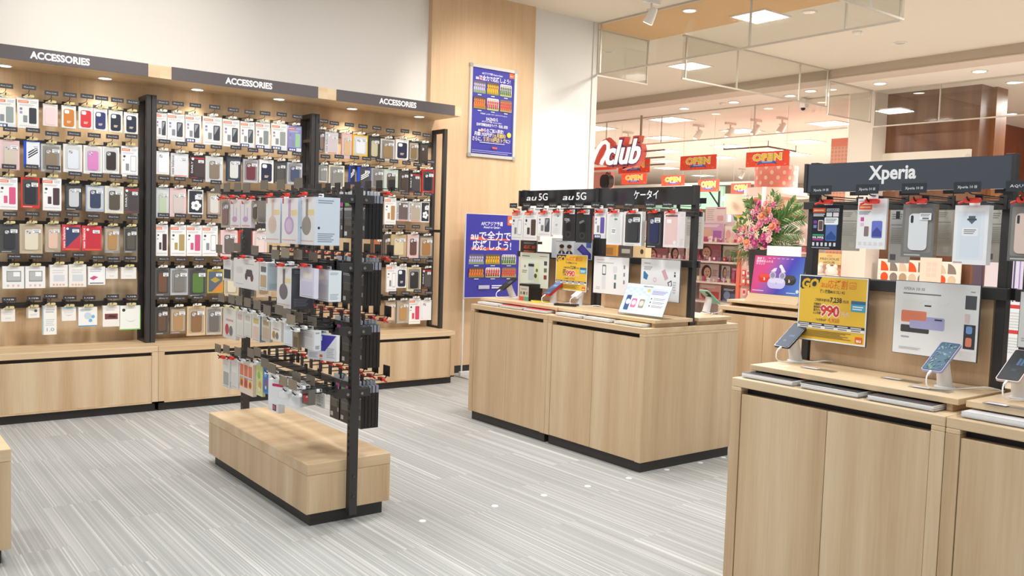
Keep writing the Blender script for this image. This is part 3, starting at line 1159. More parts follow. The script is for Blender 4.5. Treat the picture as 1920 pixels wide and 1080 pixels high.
# ---------------------------------------------------------------- two sided rack standing on the carpet
GX, GY0, GY1 = 1.836, 3.52, 4.78
t = thing('floor_rack', 'low oak plinth box with black two sided hook rack on the carpet', 'display rack', (GX, 4.15, 0))
RACK = t
q = MB()
q.box(-.208, GY0-4.15, .06, .206, GY1-4.15, .232, WOOD)
q.obj('base_box', t, .002)
q = MB()
q.box(-.209, GY0-4.151, .232, .207, GY1-4.149, .285, WOODT)
q.obj('base_top', t, .004)
q = MB()
q.box(-.18, GY0-4.125, 0, .18, GY1-4.175, .06, BLACK)
q.obj('plinth', t)
RZ = [1.445, 1.145, .862, .585]
for y, s in ((GY0, -1), (GY1, 1)):
    q = MB()
    yy = y-4.15
    q.box(-.019, min(yy, yy+s*.034), .035, .019, max(yy, yy+s*.034), 1.497, BLACK)
    for i in range(40):
        z = .3+i*.03
        q.box(-.0195, yy+s*.008, z, -.0188, yy+s*.02, z+.016, mat('151515', .7))
    for z in (.12, .21):
        q.tube([(0, yy+s*.034, z), (0, yy+s*.038, z)], .006, mat('5a5a5a', .35, .8), 8)
    q.obj('post', t)
    for z in RZ:
        ya, yb = sorted((yy-s*.004, yy+s*.03))
        for sx, L in ((-1, .085), (1, .078)):
            q = MB()
            q.box(sx*.019, ya, z-.018, sx*L, yb, z+.018, BLACK)
            o = [(.019, -.017), (.045, -.017), (.03, -.03), (.022, -.05), (.019, -.07)]
            q.prism(o, (0, ya+.01, z), (sx, 0, 0), (0, 0, 1), (0, .006, 0), BLACK)
            q.tube([(sx*.035, ya-.003, z-.003), (sx*.035, ya+.002, z-.003)], .007, mat('9a9a9c', .3, .8), 8)
            q.obj('arm_bracket', t)
for z in RZ:
    for x in (-.078, .058):
        q = MB()
        q.box(x, GY0-4.15, z-.015, x+.02, GY1-4.15, z+.015, BLACK)
        q.obj('hook_rail', t)


def ear(c, band, red=1):
    def f(a):
        if red:
            a.rect(.02, .88, .1, 1, 'c23444')
        a.rect(.4, .52, .56, .96, band)
        a.ell(.46, .4, .3, .2, band)
        if c:
            a.ell(.46, .4, .22, .145, c)
        a.rr(.55, .62, .95, .74, .04, 'f0d9a0')
        a.dashes(.04, .06, .9, .1, 1, 'e2b4b4')
    return f


def eside(c, txt, dot=1):
    def f(a):
        a.rect(0, 0, 1, 1, c)
        a.dashes(.12, .86, .75, .95, 2, txt)
        a.dashes(.12, .06, .8, .26, 5, txt)
        if dot:
            a.disc(.16, .36, .05, '33363c')
    return f


def earbuds(a):
    a.rr(.12, .5, .38, .72, .04, 'dedbd6')
    a.dashes(.5, .82, .8, .86, 1, 'd9a0a0')
    a.rr(.5, .42, .76, .66, .06, '4e4a4c')
    a.disc(.52, .42, .055, '5c4a4a')
    a.disc(.74, .4, .06, '6b4446')
    a.dashes(.1, .12, .4, .16, 1, 'c9c6c0')


def cable(c):
    def f(a):
        a.poly([(.05, .84), (.3, .84), (.05, .98)], 'd94444')
        a.rect(.3, .3, .36, .9, c)
        a.rect(.6, .35, .66, .88, c)
        a.ell(.45, .3, .26, .1, c)
        a.rect(.55, .7, .9, .88, 'f3ead6')
        a.dashes(.1, .04, .9, .1, 1, 'd98a8a')
    return f


def gadget(c):
    def f(a):
        a.dashes(.2, .55, .8, .68, 1, 'd7a6a6')
        a.disc(.3, .3, .16, c)
        a.disc(.62, .27, .15, '7a7a80')
        a.rect(.2, .08, .7, .12, 'cfcac2')
    return f


def plainart(c1, c2):
    def f(a):
        a.rect(.1, .1, .9, .55, c1)
        a.rect(.15, .65, .85, .85, c2)
        a.dashes(.1, .03, .9, .08, 1, 'bdb8b0')
    return f


def gum(a):
    for i in range(3):
        a.rect(.03+.32*i, .55, .3+.32*i, .92, 'e0795a')
        a.rect(.03+.32*i, .2, .3+.32*i, .48, ['e6a23c', 'd9604c', 'f0c869'][i])
        a.disc(.17+.32*i, .33, .09, 'b54a3a')
    a.rect(0, .48, 1, .56, 'e9e4dc')
    a.text('original', .5, .49, .05, '3a3436', w=.9)


def fancy(c1, c2, c3):
    def f(a):
        a.rect(.06, .05, .94, .95, c1)
        a.ell(.4, .65, .25, .12, c2)
        a.ell(.6, .35, .28, .12, c3)
        a.disc(.5, .2, .14, 'eee7dc')
    return f


def logo(a):
    a.rr(.12, .72, .34, .84, .08, 'd02a64')
    a.rr(.28, .72, .48, .84, .08, 'd02a64')
    a.dashes(.55, .76, .85, .8, 1, 'b9b6b4')
    a.rr(.3, .25, .68, .6, .06, 'e3e3e4')
    a.rr(.33, .28, .65, .57, .05, 'edeeef')


def logoside(a):
    a.rr(.3, .3, .7, .52, .3, 'd02a64')


def tallwin(a):
    a.rr(.18, .25, .72, .85, .06, '8f8c88')
    a.rr(.24, .29, .66, .81, .05, 'c9c4b2')
    a.rect(.45, .03, .8, .2, '3a3560')
    a.disc(.6, .12, .1, 'd9506a')


def fan(a):
    a.disc(.5, .45, .36, 'c8322c')
    a.poly([(.5, .45), (.8, .62), (.86, .5)], 'f0e9e0')
    a.rect(.05, .8, .95, .9, '6a6a6e')


def speaker(a):
    a.poly([(.02, .98), (.98, .98), (.6, .36), (.02, .36)], '4a3fae')
    a.text('JBL', .3, .52, .14, 'b3ace0', w=.36, bold=.02)
    a.rect(.22, .76, .5, .94, STICK)
    a.dashes(.24, .84, .48, .92, 2, GREYT)
    a.rect(.42, .12, .52, .22, 'e8642c')
    a.dashes(.06, .08, .36, .28, 4, 'c3c3ca')
    a.dashes(.66, .1, .92, .5, 6, 'c3c3ca')
    a.text('JBL', .47, .03, .05, '8a8a90', w=.1)


def cardart(a):
    for r in range(3):
        for i in range(4):
            a.rect(.1+.2*i, .3+.18*r, .22+.2*i, .4+.18*r, 'b9b6b0')
    a.dashes(.3, .1, .7, .18, 1, '55504c')


LB = 'c9d8e8'
LEFTPK = {0: [
    (414, 431, 372, 427, .02, 'C', 'b7a79c', '8d6a66', 'n', None, 'pinkish earphone pack in a brown clear case'),
    (431, 450, 370, 427, .02, cable('d3a4c0'), 'ece6e8', '', '', None, 'white pack with a pink cable'),
    (451, 471, 370, 427, .02, cable('c9a8d0'), 'ece6e8', '', '', None, 'white pack with a lilac cable'),
    (472, 484, 372, 416, .04, 'C', '8d857c', '55483f', 't', None, 'dark accessory pack with brown window'),
    (497, 525, 367, 455, .115, ear('d9c2b2', 'dcc9bb'), 'efecea', '', '', eside(LB, '9aa6b8', 0), 'tall white headphone carton with beige headphones'),
    (527, 558, 367, 457, .115, ear('d9c3dc', 'c9a6cf'), 'efecea', '', '', eside(LB, '9aa6b8'), 'tall white headphone carton with lilac headphones'),
    (560, 590, 365, 459, .115, ear('', '9d9389'), 'efecea', '', '', eside('d3dde8', '8e98ac'), 'tall white headphone carton with grey headphones')],
    1: [(418, 434, 484, 526, .015, plainart('33363a', 'e0dedb'), 'ece9e4', '', '', None, 'narrow black and white accessory pack'),
        (436, 485, 482, 541, .03, earbuds, 'eceae6', '', '', None, 'wide white earbuds carton with dark buds pictured'),
        (486, 501, 488, 544, .085, plainart('c9ac86', '6a6e78'), 'eef0f0', '', '', eside('cfe0ea', 'a9b8c4', 0), 'white and pale blue accessory carton'),
        (518, 546, 497, 577, .105, ear('', '7a7074', 0), 'eceae8', '', '', eside('4e5058', '7a7c84', 0), 'headphone carton with a dark slate side'),
        (561, 589, 498, 558, .02, plainart('d9d3ea', 'efe9e0'), 'e3e0f0', '', '', None, 'lilac tinted clear accessory pack'),
        (590, 616, 502, 564, .06, plainart('dcd8dc', 'e9dfd2'), 'e9ebee', '', '', eside('e3ebf0', 'a9b4bc', 0), 'white carton with clear window and pale side')],
    2: [(418, 442, 575, 635, .02, gadget('c23c4c'), 'eae6de', '', '', None, 'white pack with silver and red earphones'),
        (443, 456, 578, 632, .015, plainart('e6e0d6', 'd9b9b4'), 'ece8e0', '', '', None, 'white card pack with red print'),
        (457, 471, 581, 632, .015, plainart('e0dcd4', 'cfc6ba'), 'e8e4dc', '', '', None, 'white card pack with grey print'),
        (472, 487, 585, 640, .03, plainart('e9c9b8', 'd9c07a'), 'e9e6de', '', '', eside('9db6c8', '6f8494', 0), 'white pack with a blue side'),
        (490, 506, 590, 640, .015, plainart('c9b49a', 'b9a078'), 'd3c9b8', '', '', None, 'tan accessory pack'),
        (507, 527, 600, 639, .02, gadget('b88a3c'), 'efeae0', '', '', None, 'white pack with a gold ring'),
        (531, 548, 600, 648, .02, plainart('e3e9ee', 'd9dfe4'), 'e6ecf0', '', '', None, 'icy white clear pack'),
        (549, 559, 608, 655, .012, plainart('6a5440', 'a08a68'), '8a7458', '', '', None, 'brown strap pack'),
        (562, 590, 614, 654, .03, plainart('e8e3e3', 'dcd6d8'), 'eceaea', '', '', eside('dfe3e6', '55585e', 0), 'white carton with small print'),
        (581, 621, 622, 675, .02, speaker, 'eeedf0', '', '', None, 'white speaker pack with a purple panel')],
    3: [(417, 430, 669, 727, .04, plainart('b4b1ac', 'e6e2da'), 'ece9e4', '', '', eside('e4e8ea', 'a9aeb4', 0), 'slim white carton with grey window'),
        (433, 446, 671, 728, .04, plainart('e2dfda', 'e9e6e0'), 'ece9e4', '', '', eside('e4e8ea', 'a9aeb4', 0), 'slim plain white carton'),
        (448, 474, 676, 739, .02, gum, 'f0ddca', '', '', None, 'orange and red three strip pack'),
        (480, 492, 679, 742, .015, fancy('d9dc8a', '8fbf5a', 'e0a86a'), 'e4e3b0', '', '', None, 'green and yellow cartoon free card pack'),
        (493, 503, 677, 738, .015, fancy('3f74b8', '7fb0dc', '9a5a78'), '4f86c4', '', '', None, 'bright blue pack'),
        (502, 522, 698, 771, .03, tallwin, 'efeeec', '', '', None, 'tall white carton with long window'),
        (521, 552, 708, 757, .06, logo, 'efeef0', '', '', logoside, 'white carton with magenta mark'),
        (566, 579, 725, 758, .03, fan, '6b655e', '', '', None, 'dark carton with red disc'),
        (588, 609, 731, 763, .006, cardart, 'd9d6ce', '', '', None, 'pale printed card')]}
GRN = ['top row', 'second row', 'third row', 'bottom row']
for r, rows in LEFTPK.items():
    for i, (a0, a1, ty, by, d, kind, c1, c2, o, side, desc) in enumerate(rows):
        XP = 1.60
        cx = (a0+a1)/2
        if on(cx, by, 'X', XP).y < 3.54:
            XP = min(1.72, on(cx, by, 'Y', 3.54).x)
        p = on(cx, by, 'X', XP)
        w = on(a0, by, 'X', XP).y-on(a1, by, 'X', XP).y
        h = on(cx, ty, 'X', XP).z-p.z-.01
        turn = 0
        if desc.startswith('white speaker'):
            turn, w = .45, w*.78
        if 'magenta' in desc:
            turn, w, XP = .4, w*1.1, 1.575
        desc = desc.replace('green and yellow cartoon free card pack', 'green and yellow card pack')
        t = thing('accessory_package', '%s, %s in %s of the floor rack' % (desc, ORD[i], GRN[r]), 'phone accessory', (XP+d, p.y, p.z), FR+turn, 'packages on the left of the floor rack')
        pkg(t, kind, w*.96, h, d, c1, c2 or '888888', o, side=side)
        lock = 'e23a2c' if r < 2 or (r == 3 and i < 2) else ('ece2b0' if i in (0, 1) else 'eff0f0')
        hook('rack', None, (GX-.078, p.y, p.z+h+.01), FR, 'black hook holding the %s left package in the %s of the floor rack' % (ORD[i], GRN[r]), 'hooks on the left of the floor rack',
             L=GX-.078-XP+.04, tagc='6f6558', lockc=lock, tw=.085, th=.042, lift=.026)
# spare hooks with brown tags near the post
for r, ys in ((3, (3.62, 3.52)), (2, (3.55,)), (1, (3.62,))):
    for i, y in enumerate(ys):
        hook('rack', None, (GX-.078, y, RZ[r]+.01), FR, 'empty black hook with brown tag, %s from the near post, %s of floor rack' % (ORD[len(ys)-1-i], GRN[r]), 'hooks on the left of the floor rack',
             L=.2, tagc='8d8068', lockc='eff0f0', tw=.085, th=.042, lift=.026)


def blackbox(t, w, h, d):
    q = MB()
    q.box(-w/2, -d, 0, w/2, 0, h, mat('1f1f22', .3))
    q.box(-w/2-.0003, -d+.001, h-.033, w/2+.0003, -.001, h, mat('8b8f9a', .35))
    b = Art(q, (w/2, 0, 0), (-1, 0, 0), (0, 0, 1), w, h)       # its printed back
    b.rect(.02, .02, .98, .9, '4c4640')
    b.rect(.02, .45, .98, .66, '626063')
    b.rect(.55, .76, .98, .9, 'c0529a')
    b.rect(.1, .76, .5, .84, '5fae5a')
    b.rect(.1, .84, .5, .9, '4a3b52')
    b.dashes(.02, .655, .98, .72, 2, 'cfd0d2')
    b.dashes(.12, .3, .85, .5, 7, '83807c')
    b.rect(.08, .06, .34, .16, 'd9d9d9')
    b.rect(.8, .2, .94, .3, 'b9b9b9')
    f = Art(q, (-w/2, -d, 0), (1, 0, 0), (0, 0, 1), w, h)
    f.rect(.08, .1, .92, .8, '3d3a44')
    f.dashes(.15, .3, .8, .6, 4, '8d8d92')
    q.obj('carton', t)
    q = MB()
    q.prism(rr(-w*.3, 0, w*.3, .02, .006), (0, -d*.6, h), (1, 0, 0), (0, 0, 1), (0, .0012, 0), mat('c9ccd2', .3))
    q.obj('hang_tab', t)


proto = None
for r in range(4):
    for k in range(11):
        y = 3.575+k*.108
        hook('right', None, (GX+.078, y, RZ[r]+.035), PI/2, 'black hook with red clip, %s from the near post on the right side, %s' % (ORD[k], GRN[r]), 'hooks on the right of the floor rack',
             L=.125 if k or r > 1 else .13, tagc='222122', lockc='e23a2c', tw=.06, th=.05, lift=.015)
        nb = 5 if k == 0 else (3 if k < 3 else 0)
        for j in range(nb):
            lab = 'black carton, %s outward on the %s right hook from the near post, %s' % (ORD[j], ORD[k], GRN[r])
            loc = (1.888+.0182*j, y, RZ[r]-.175)
            if proto is None:
                proto = thing('black_carton', lab, 'phone accessory', loc, PI/2, 'black cartons on the right of the floor rack')
                blackbox(proto, .098, .195, .0155)
            else:
                dup(proto, loc, PI/2+R0.uniform(-.01, .01), lab)

# low cabinet cut off by the left edge of the photo
p = on(20.8, 841, 'Y', 3.74)
t = thing('low_display_box', 'low oak display box cut off at the bottom left of the photo', 'display box', (p.x-.4, 3.74, 0))
q = MB()
q.box(-.4, 0, .06, .4, .4, p.z-.05, WOOD)
q.obj('base_box', t, .002)
q = MB()
q.box(-.401, -.001, p.z-.05, .401, .401, p.z, WOODT)
q.obj('base_top', t, .004)
q = MB()
q.box(-.37, .03, 0, .37, .37, .06, BLACK)
q.obj('plinth', t)
# ---------------------------------------------------------------- sales counters
RED = 'ea4330'


def counter(label, xf, ya, yb, double):
    W = ya-yb
    t = thing('display_counter', label, 'counter', (xf, ya, 0), FR, 'oak display counters')
    D = .81
    q = MB()
    q.box(.001, 0, .06, .044, D, .765, WOOD)
    q.box(W-.044, 0, .06, W-.001, D, .765, WOOD)
    q.box(.044, .045, .06, W-.044, D-.045, .765, WOOD)
    q.obj('carcass', t, .0015)
    q = MB()
    q.box(.001, 0, .781, W-.001, D, .813, WOODT)
    q.box(.001, 0, .765, .044, D, .781, WOODT)
    q.box(W-.044, 0, .765, W-.001, D, .781, WOODT)
    q.obj('counter_top', t, .003)
    q = MB()
    q.box(.044, .04, .757, W-.044, .046, .781, mat('2f2b2a', .6))
    q.obj('handle_recess', t)
    for a, b in ((.046, W/2-.001), (W/2+.001, W-.046)):
        q = MB()
        q.box(a, .003, .062, b, .022, .757, WOOD)
        q.obj('door', t, .0015)
    if double:
        for a, b in ((.046, W/2-.001), (W/2+.001, W-.046)):
            q = MB()
            q.box(a, D-.022, .062, b, D-.003, .757, WOOD)
            q.obj('door', t, .0015)
    q = MB()
    q.box(.02, .022, 0, W-.02, D-.022, .06, BLACK)
    q.obj('plinth', t)
    for y0, y1 in ((.08, .395), (.445, .745)):
        q = MB()
        q.box(.018 if not double else .004, y0, .838, W-.004, y1, .858, WOODT)
        for x in (.03, W-.05):
            q.box(x, y0+.02, .813, x+.02, y1-.01, .838, WOODT)
        q.obj('raised_shelf', t, .002)
    return t


def rack(label, xf, ya, yb, sign, header=True, face='1a1a1d'):
    W = ya-yb
    t = thing('counter_rack', label, 'display rack', (xf, ya, .813), FR, 'black racks on the oak counters')
    for x in (.012, W-.042):
        q = MB()
        q.box(x, .40, 0, x+.03, .44, .69 if not header else .815, BLACK)
        q.obj('post', t, .002)
    for z0, z1 in ((.634, .663), (.337, .377)):
        q = MB()
        q.box(.0, .383, z0, W, .40, z1, BLACK)
        q.box(.0, .44, z0, W, .457, z1, BLACK)
        q.obj('rail', t, .002)
    q = MB()
    q.box(.05, .405, .045, W-.05, .435, .337, WOODP)
    q.obj('back_board', t)
    if header:
        q = MB()
        q.box(.0, .384, .70, W, .4, .808, mat(face, .06, 0, 0, .5))
        q.box(-.002, .38, .698, .012, .402, .81, BLACK)
        q.box(W-.012, .38, .698, W+.002, .402, .81, BLACK)
        a = Art(q, (0, .384, .70), (1, 0, 0), (0, 0, 1), W, .108)
        for s_, u, v, h, w, sl in sign:
            a.text(s_, u, v, h, 'efefee', w=w, al='l', bold=.03 if len(s_) > 3 else .012, slant=sl, res=3)
        for u in (.14, .8):
            a.disc(u, 1.0, .014, ACRYL)
        q.obj('header_sign', t)
    return t


CX, CA, CM, CB = 3.55, 5.055, 4.213, 3.375
RX, RA, RM, RB = 2.63, 2.055, 1.262, .42
counter('oak display counter with blank doors at the far left of the centre island', CX, CA, CM, True)
counter('oak display counter at the near right of the centre island, corner to the camera', CX, CM, CB, True)
counter('oak display counter at the right under the phone brand sign', RX, RA, RM, False)
counter('oak display counter cut off by the right edge of the photo', RX, RM, RB, False)
rack('black rack with twin 5G header on the far left centre counter', CX, CA-.02, CM, [('au', .1, .36, .36, .13, .45), ('5G', .27, .36, .46, .12, 0), ('au', .58, .36, .36, .13, .45), ('5G', .75, .36, .46, .12, 0)])
rack('black rack with katakana header on the near right centre counter', CX, CM, CB+.018, [('ケータイ', .4, .38, .4, .25, 0)])
rack('black rack with white lettered header on the right counter', RX, RA-.005, RM+.012, [('Xperia', .345, .4, .46, .23, 0)], True, '4a4d55')  # greyer face: bright reflection on the glossy black header put into its colour
rack('black rack without visible header on the counter cut by the right edge', RX, RM-.012, RB, [], False)


def lp(xf, ya, px, py, d):
    """point seen at a pixel on the vertical plane d behind a counter's front"""
    return on(px, py, 'X', xf+d)


def rackpk(xf, name, rows, tagtext, where):
    for i, (a0, a1, ty, by, d, kind, c1, c2, o, side, desc) in enumerate(rows):
        XP = xf+.17
        cx = (a0+a1)/2
        p = on(cx, by, 'X', XP)
        w = on(a0, by, 'X', XP).y-on(a1, by, 'X', XP).y
        h = on(cx, ty, 'X', XP).z-p.z-.008
        t = thing('phone_case_package', desc, 'phone accessory', (XP+d, p.y, p.z), FR+R0.uniform(-.06, .06), name)
        pkg(t, kind, w*.97, h, d, c1, c2 or '888888', o, side=side)
        hook('counter', tagtext[i], (xf+.383, p.y, 1.462), FR, 'black hook with red clip and tag holding the %s package on the %s rack' % (ORD[i], where), 'red clipped hooks on the counters',
             L=.383-.17+.035, tagc='33363a', lockc=RED, tw=.082, th=.032, lift=.026)


def hard(a):
    a.rect(.02, .83, .48, .93, 'e8652c')
    a.dashes(.06, .86, .42, .9, 1, 'f6d9c6')
    a.rect(.52, .85, .97, .92, 'c9ccd0')
    a.text('HARD', .76, .86, .05, '2a2b30', w=.4)
    a.dashes(.04, .74, .46, .81, 2, 'e9e9ea')
    a.rect(.52, .74, .72, .83, 'e3ecec')
    a.rect(.76, .74, .96, .83, 'ecdfe6')
    a.rect(.06, .58, .18, .65, '8a3f9c')
    a.rect(.06, .48, .18, .55, '7480b8')
    a.rr(.23, .42, .42, .66, .03, 'd8d3cf')
    a.rr(.25, .44, .4, .64, .02, '6a4a4a')
    a.rr(.52, .2, .92, .6, .04, '5670b0')
    a.poly([(.54, .3), (.72, .42), (.9, .3), (.9, .22), (.54, .22)], '2c4a8c')
    a.rr(.46, .56, .96, .72, .03, STICK)
    a.dashes(.5, .6, .9, .7, 3, GREYT)
    a.rect(.05, .31, .46, .34, '3fae7c')
    a.text('99.99%', .25, .245, .05, 'f4f4f4', w=.42, bold=.03)
    a.rect(.05, .2, .45, .235, 'b0348c')
    for i in range(6):
        a.rect(.05+.155*i, .08, .13+.155*i, .16, 'dcdce0')
    a.dashes(.03, .02, .7, .06, 1, '9a9a9a')


def whitehard(a):
    a.dashes(.04, .93, .3, .97, 1, 'a9a9ae')
    a.rect(.04, .78, .5, .88, 'ec6a34')
    a.dashes(.08, .81, .44, .85, 1, 'f8dccb')
    a.dashes(.05, .68, .46, .76, 3, '8a86a0')
    a.rect(.12, .55, .24, .63, 'd04c9c')
    a.rect(.12, .45, .24, .52, 'e6c3d8')
    a.rr(.26, .25, .42, .45, .03, '8a7674')
    a.rr(.52, .22, .88, .56, .05, '6a78c8')
    a.poly([(.55, .34), (.7, .44), (.86, .34), (.86, .25), (.55, .25)], '4a4a98')
    a.rect(.52, .58, .92, .7, 'eef0f4')
    for i in range(5):
        a.rect(.08+.18*i, .08, .18+.18*i, .14, 'dddde2')


def shield(a):
    a.rr(.1, .08, .9, .9, .05, 'e6ebf2')
    a.rr(.2, .12, .78, .84, .06, 'dfe6ef')
    a.poly([(.42, .82), (.62, .82), (.62, .74), (.52, .68), (.42, .74)], '5d6a70')
    a.rect(.38, .745, .66, .775, '444f55')
    a.rr(.24, .48, .72, .62, .03, STICK)
    a.dashes(.3, .51, .66, .6, 3, GREYT)
    a.dashes(.03, .015, .3, .05, 1, 'c99')


def torque(a):
    a.rr(.06, .04, .94, .96, .05, '2b2b2d')
    a.rect(.5, .82, .92, .96, STICK)
    a.dashes(.55, .85, .88, .94, 2, GREYT)
    a.rr(.28, .3, .68, .56, .08, '151517')
    a.ell(.45, .2, .2, .1, '3e3e42')
    a.ell(.45, .2, .13, .06, '1a1a1c')
    a.poly([(.2, .6), (.5, .66), (.6, .62), (.26, .54)], '77777c')


def torqueg(a):
    torque(a)
    a.text('G04', .3, .62, .08, 'd0d0d2', w=.4)


def clearcase(a):
    a.rr(.1, .06, .9, .9, .05, 'e3e4e2')
    a.rr(.3, .32, .62, .5, .04, STICK)
    a.dashes(.34, .36, .58, .48, 2, GREYT)
    a.poly([(.5, .84), (.68, .78), (.5, .72), (.6, .78)], '3c9a6c')
    a.rect(.48, .76, .68, .8, '3c9a6c')


def softpink(a):
    a.rr(.1, .08, .86, .9, .04, 'e9c9c6')
    a.rect(.1, .86, .86, .9, '7a5a58')
    a.rr(.2, .68, .48, .78, .03, STICK)
    a.disc(.72, .14, .1, 'f1ecec')


rackpk(RX, 'packages on the right counter rack', [
    (1519, 1571, 380, 468, .02, hard, '1d1f28', '', '', None, 'black screen film pack with orange label, first on the right rack'),
    (1603, 1659, 368, 467, .01, whitehard, 'f1efee', '', '', None, 'white screen film pack with orange label on the right counter rack'),
    (1687, 1748, 378, 482, .025, 'C', '7b7a78', 'e4e6e8', 'nq', eside('8a7a62', '9a8a72', 0), 'grey framed pack with a white phone case on the right rack'),
    (1783, 1848, 380, 496, .03, shield, 'f3f3f3', '', '', None, 'white framed clear case pack with a grey shield mark'),
    (1886, 1944, 375, 490, .025, 'C', '6f6d6b', 'e2c9bc', 'nq', None, 'grey framed peach case pack cut by the right photo edge')],
    ['Xperia 10 III', 'Xperia 10 III', 'Xperia 10 III', 'Xperia 10 III', 'AQUOS'], 'right counter')
rackpk(CX, 'packages on the centre counter racks', [
    (958, 980, 393, 450, .02, 'W', 'f1efed', 'c3c5c6', 'cl', None, 'white carton with outlined phone, leftmost on the centre rack'),
    (981, 1006, 392, 451, .03, 'W', 'f1efed', '55423c', 'cs', None, 'thick white carton with brown folio on the centre rack'),
    (1007, 1032, 392, 443, .02, 'W', 'f1efed', '4e5054', 'g', None, 'white carton with dark phone, third on the centre rack'),
    (1034, 1053, 393, 441, .02, clearcase, 'efefee', '', '', None, 'white clear case pack beside the black rugged packs'),
    (1054, 1078, 388, 452, .02, torqueg, '343436', '', '', None, 'black rugged accessory pack with white code'),
    (1079, 1105, 388, 455, .02, torque, '343436', '', '', None, 'black rugged accessory pack without white code'),
    (1113, 1134, 388, 447, .015, 'W', 'f1efed', '6a5aa8', 'b', None, 'white carton with violet phone and blue foot on the centre rack'),
    (1136, 1165, 395, 459, .03, clearcase, 'f0efee', '', '', None, 'white clear case pack with green mark on the centre rack'),
    (1168, 1201, 394, 461, .03, 'C', 'efeded', '3a3c40', 'd', eside('f3f1ee', 'e6e2de', 0), 'white carton with black folio on the centre rack'),
    (1210, 1239, 394, 465, .04, 'C', '2c2c30', '2f3358', 'd', None, 'black carton with navy case on the centre rack'),
    (1242, 1273, 394, 464, .045, softpink, 'f0e2e2', '', '', eside('efe9e6', 'e0d6d4', 0), 'pale pink carton with pink folio at the near end')],
    ['Google Pixel', 'Google Pixel', 'Google Pixel', 'Google Pixel', 'Torque 5G', 'Torque 5G', 'OPPO Reno', 'OPPO Reno', 'OPPO Reno', 'Redmi Note', 'Redmi Note'], 'centre')


# packages hanging on the far side, their printed backs towards the camera
def backprint(k):
    def f(a):
        a.dashes(.1, .8, .7, .92, 3, '9a978f')
        a.rect(.08, .7, .92, .71, '5a5854')
        a.dashes(.1, .35, .9, .66, 9, 'b3afa6')
        if k % 2:
            a.rect(.1, .05, .4, .16, '77757a')
        else:
            a.rect(.55, .08, .85, .2, 'cfcbc2')
        if k == 1:
            a.rr(.3, .82, .5, .96, .02, '3a3a40')
    return f


for i, (xf, a0, a1, ty, by, c1, desc) in enumerate([
        (RX, 1572, 1606, 391, 470, 'c9c4b8', 'printed back of a grey beige pack behind the black film pack'),
        (RX, 1664, 1700, 392, 493, 'd3d3d0', 'printed back of a pale pack right of the white film pack'),
        (RX, 1750, 1782, 390, 480, 'c6c0b0', 'printed back of a beige pack left of the shield pack'),
        (RX, 1848, 1880, 390, 492, 'd6d2c6', 'printed back of a cream pack right of the shield pack'),
        (CX, 1283, 1314, 398, 466, 'd9d5cc', 'printed back of a white pack beside the near end post')]):
    XP = xf+.60
    p = on((a0+a1)/2, by, 'X', XP)
    w = on(a0, by, 'X', XP).y-on(a1, by, 'X', XP).y
    h = on((a0+a1)/2, ty, 'X', XP).z-p.z
    t = thing('phone_case_package', desc, 'phone accessory', (XP+.02, p.y, p.z), FR, 'packages on the far side of the racks')
    pkg(t, backprint(i), w, h, .02, c1)
    hook('far', None, (xf+.457, p.y, p.z+h+.01), PI/2, 'far side hook with red clip holding the %s' % desc.replace('printed back of a ', ''), 'far side hooks of the racks', L=.2, tagc='1d1d1f', lockc=RED, tw=.08, th=.034, lift=.045)


# ---------------------------------------------------------------- posters on the racks
def poster(name, label, xf, quad, draw, base='f2f2f2', edge='55575c', d=.34, cat='poster', tilt=0.0):
    (a, b), (c, e) = quad
    x = xf+d
    p0, p1 = on(a, e, 'X', x), on(c, b, 'X', x)
    W, H = p0.y-p1.y, p1.z-p0.z
    t = thing(name, label, cat, (x, p0.y, p0.z), FR)
    q = MB()
    q.box(-.002, 0, -.002, W+.002, .006, H+.002, mat(edge, .4))
    q.box(W*.2, .006, H-.03, W*.3, .045-(.34-d), H-.012, BLACK)
    q.box(W*.7, .006, H-.03, W*.8, .045-(.34-d), H-.012, BLACK)
    q.obj('frame', t)
    q = MB()
    q.box(0, -.001, 0, W, 0, H, mat(base, .3))
    draw(Art(q, (0, -.001, 0), (1, 0, 0), (0, 0, 1), W, H))
    q.obj('print', t)
    return t


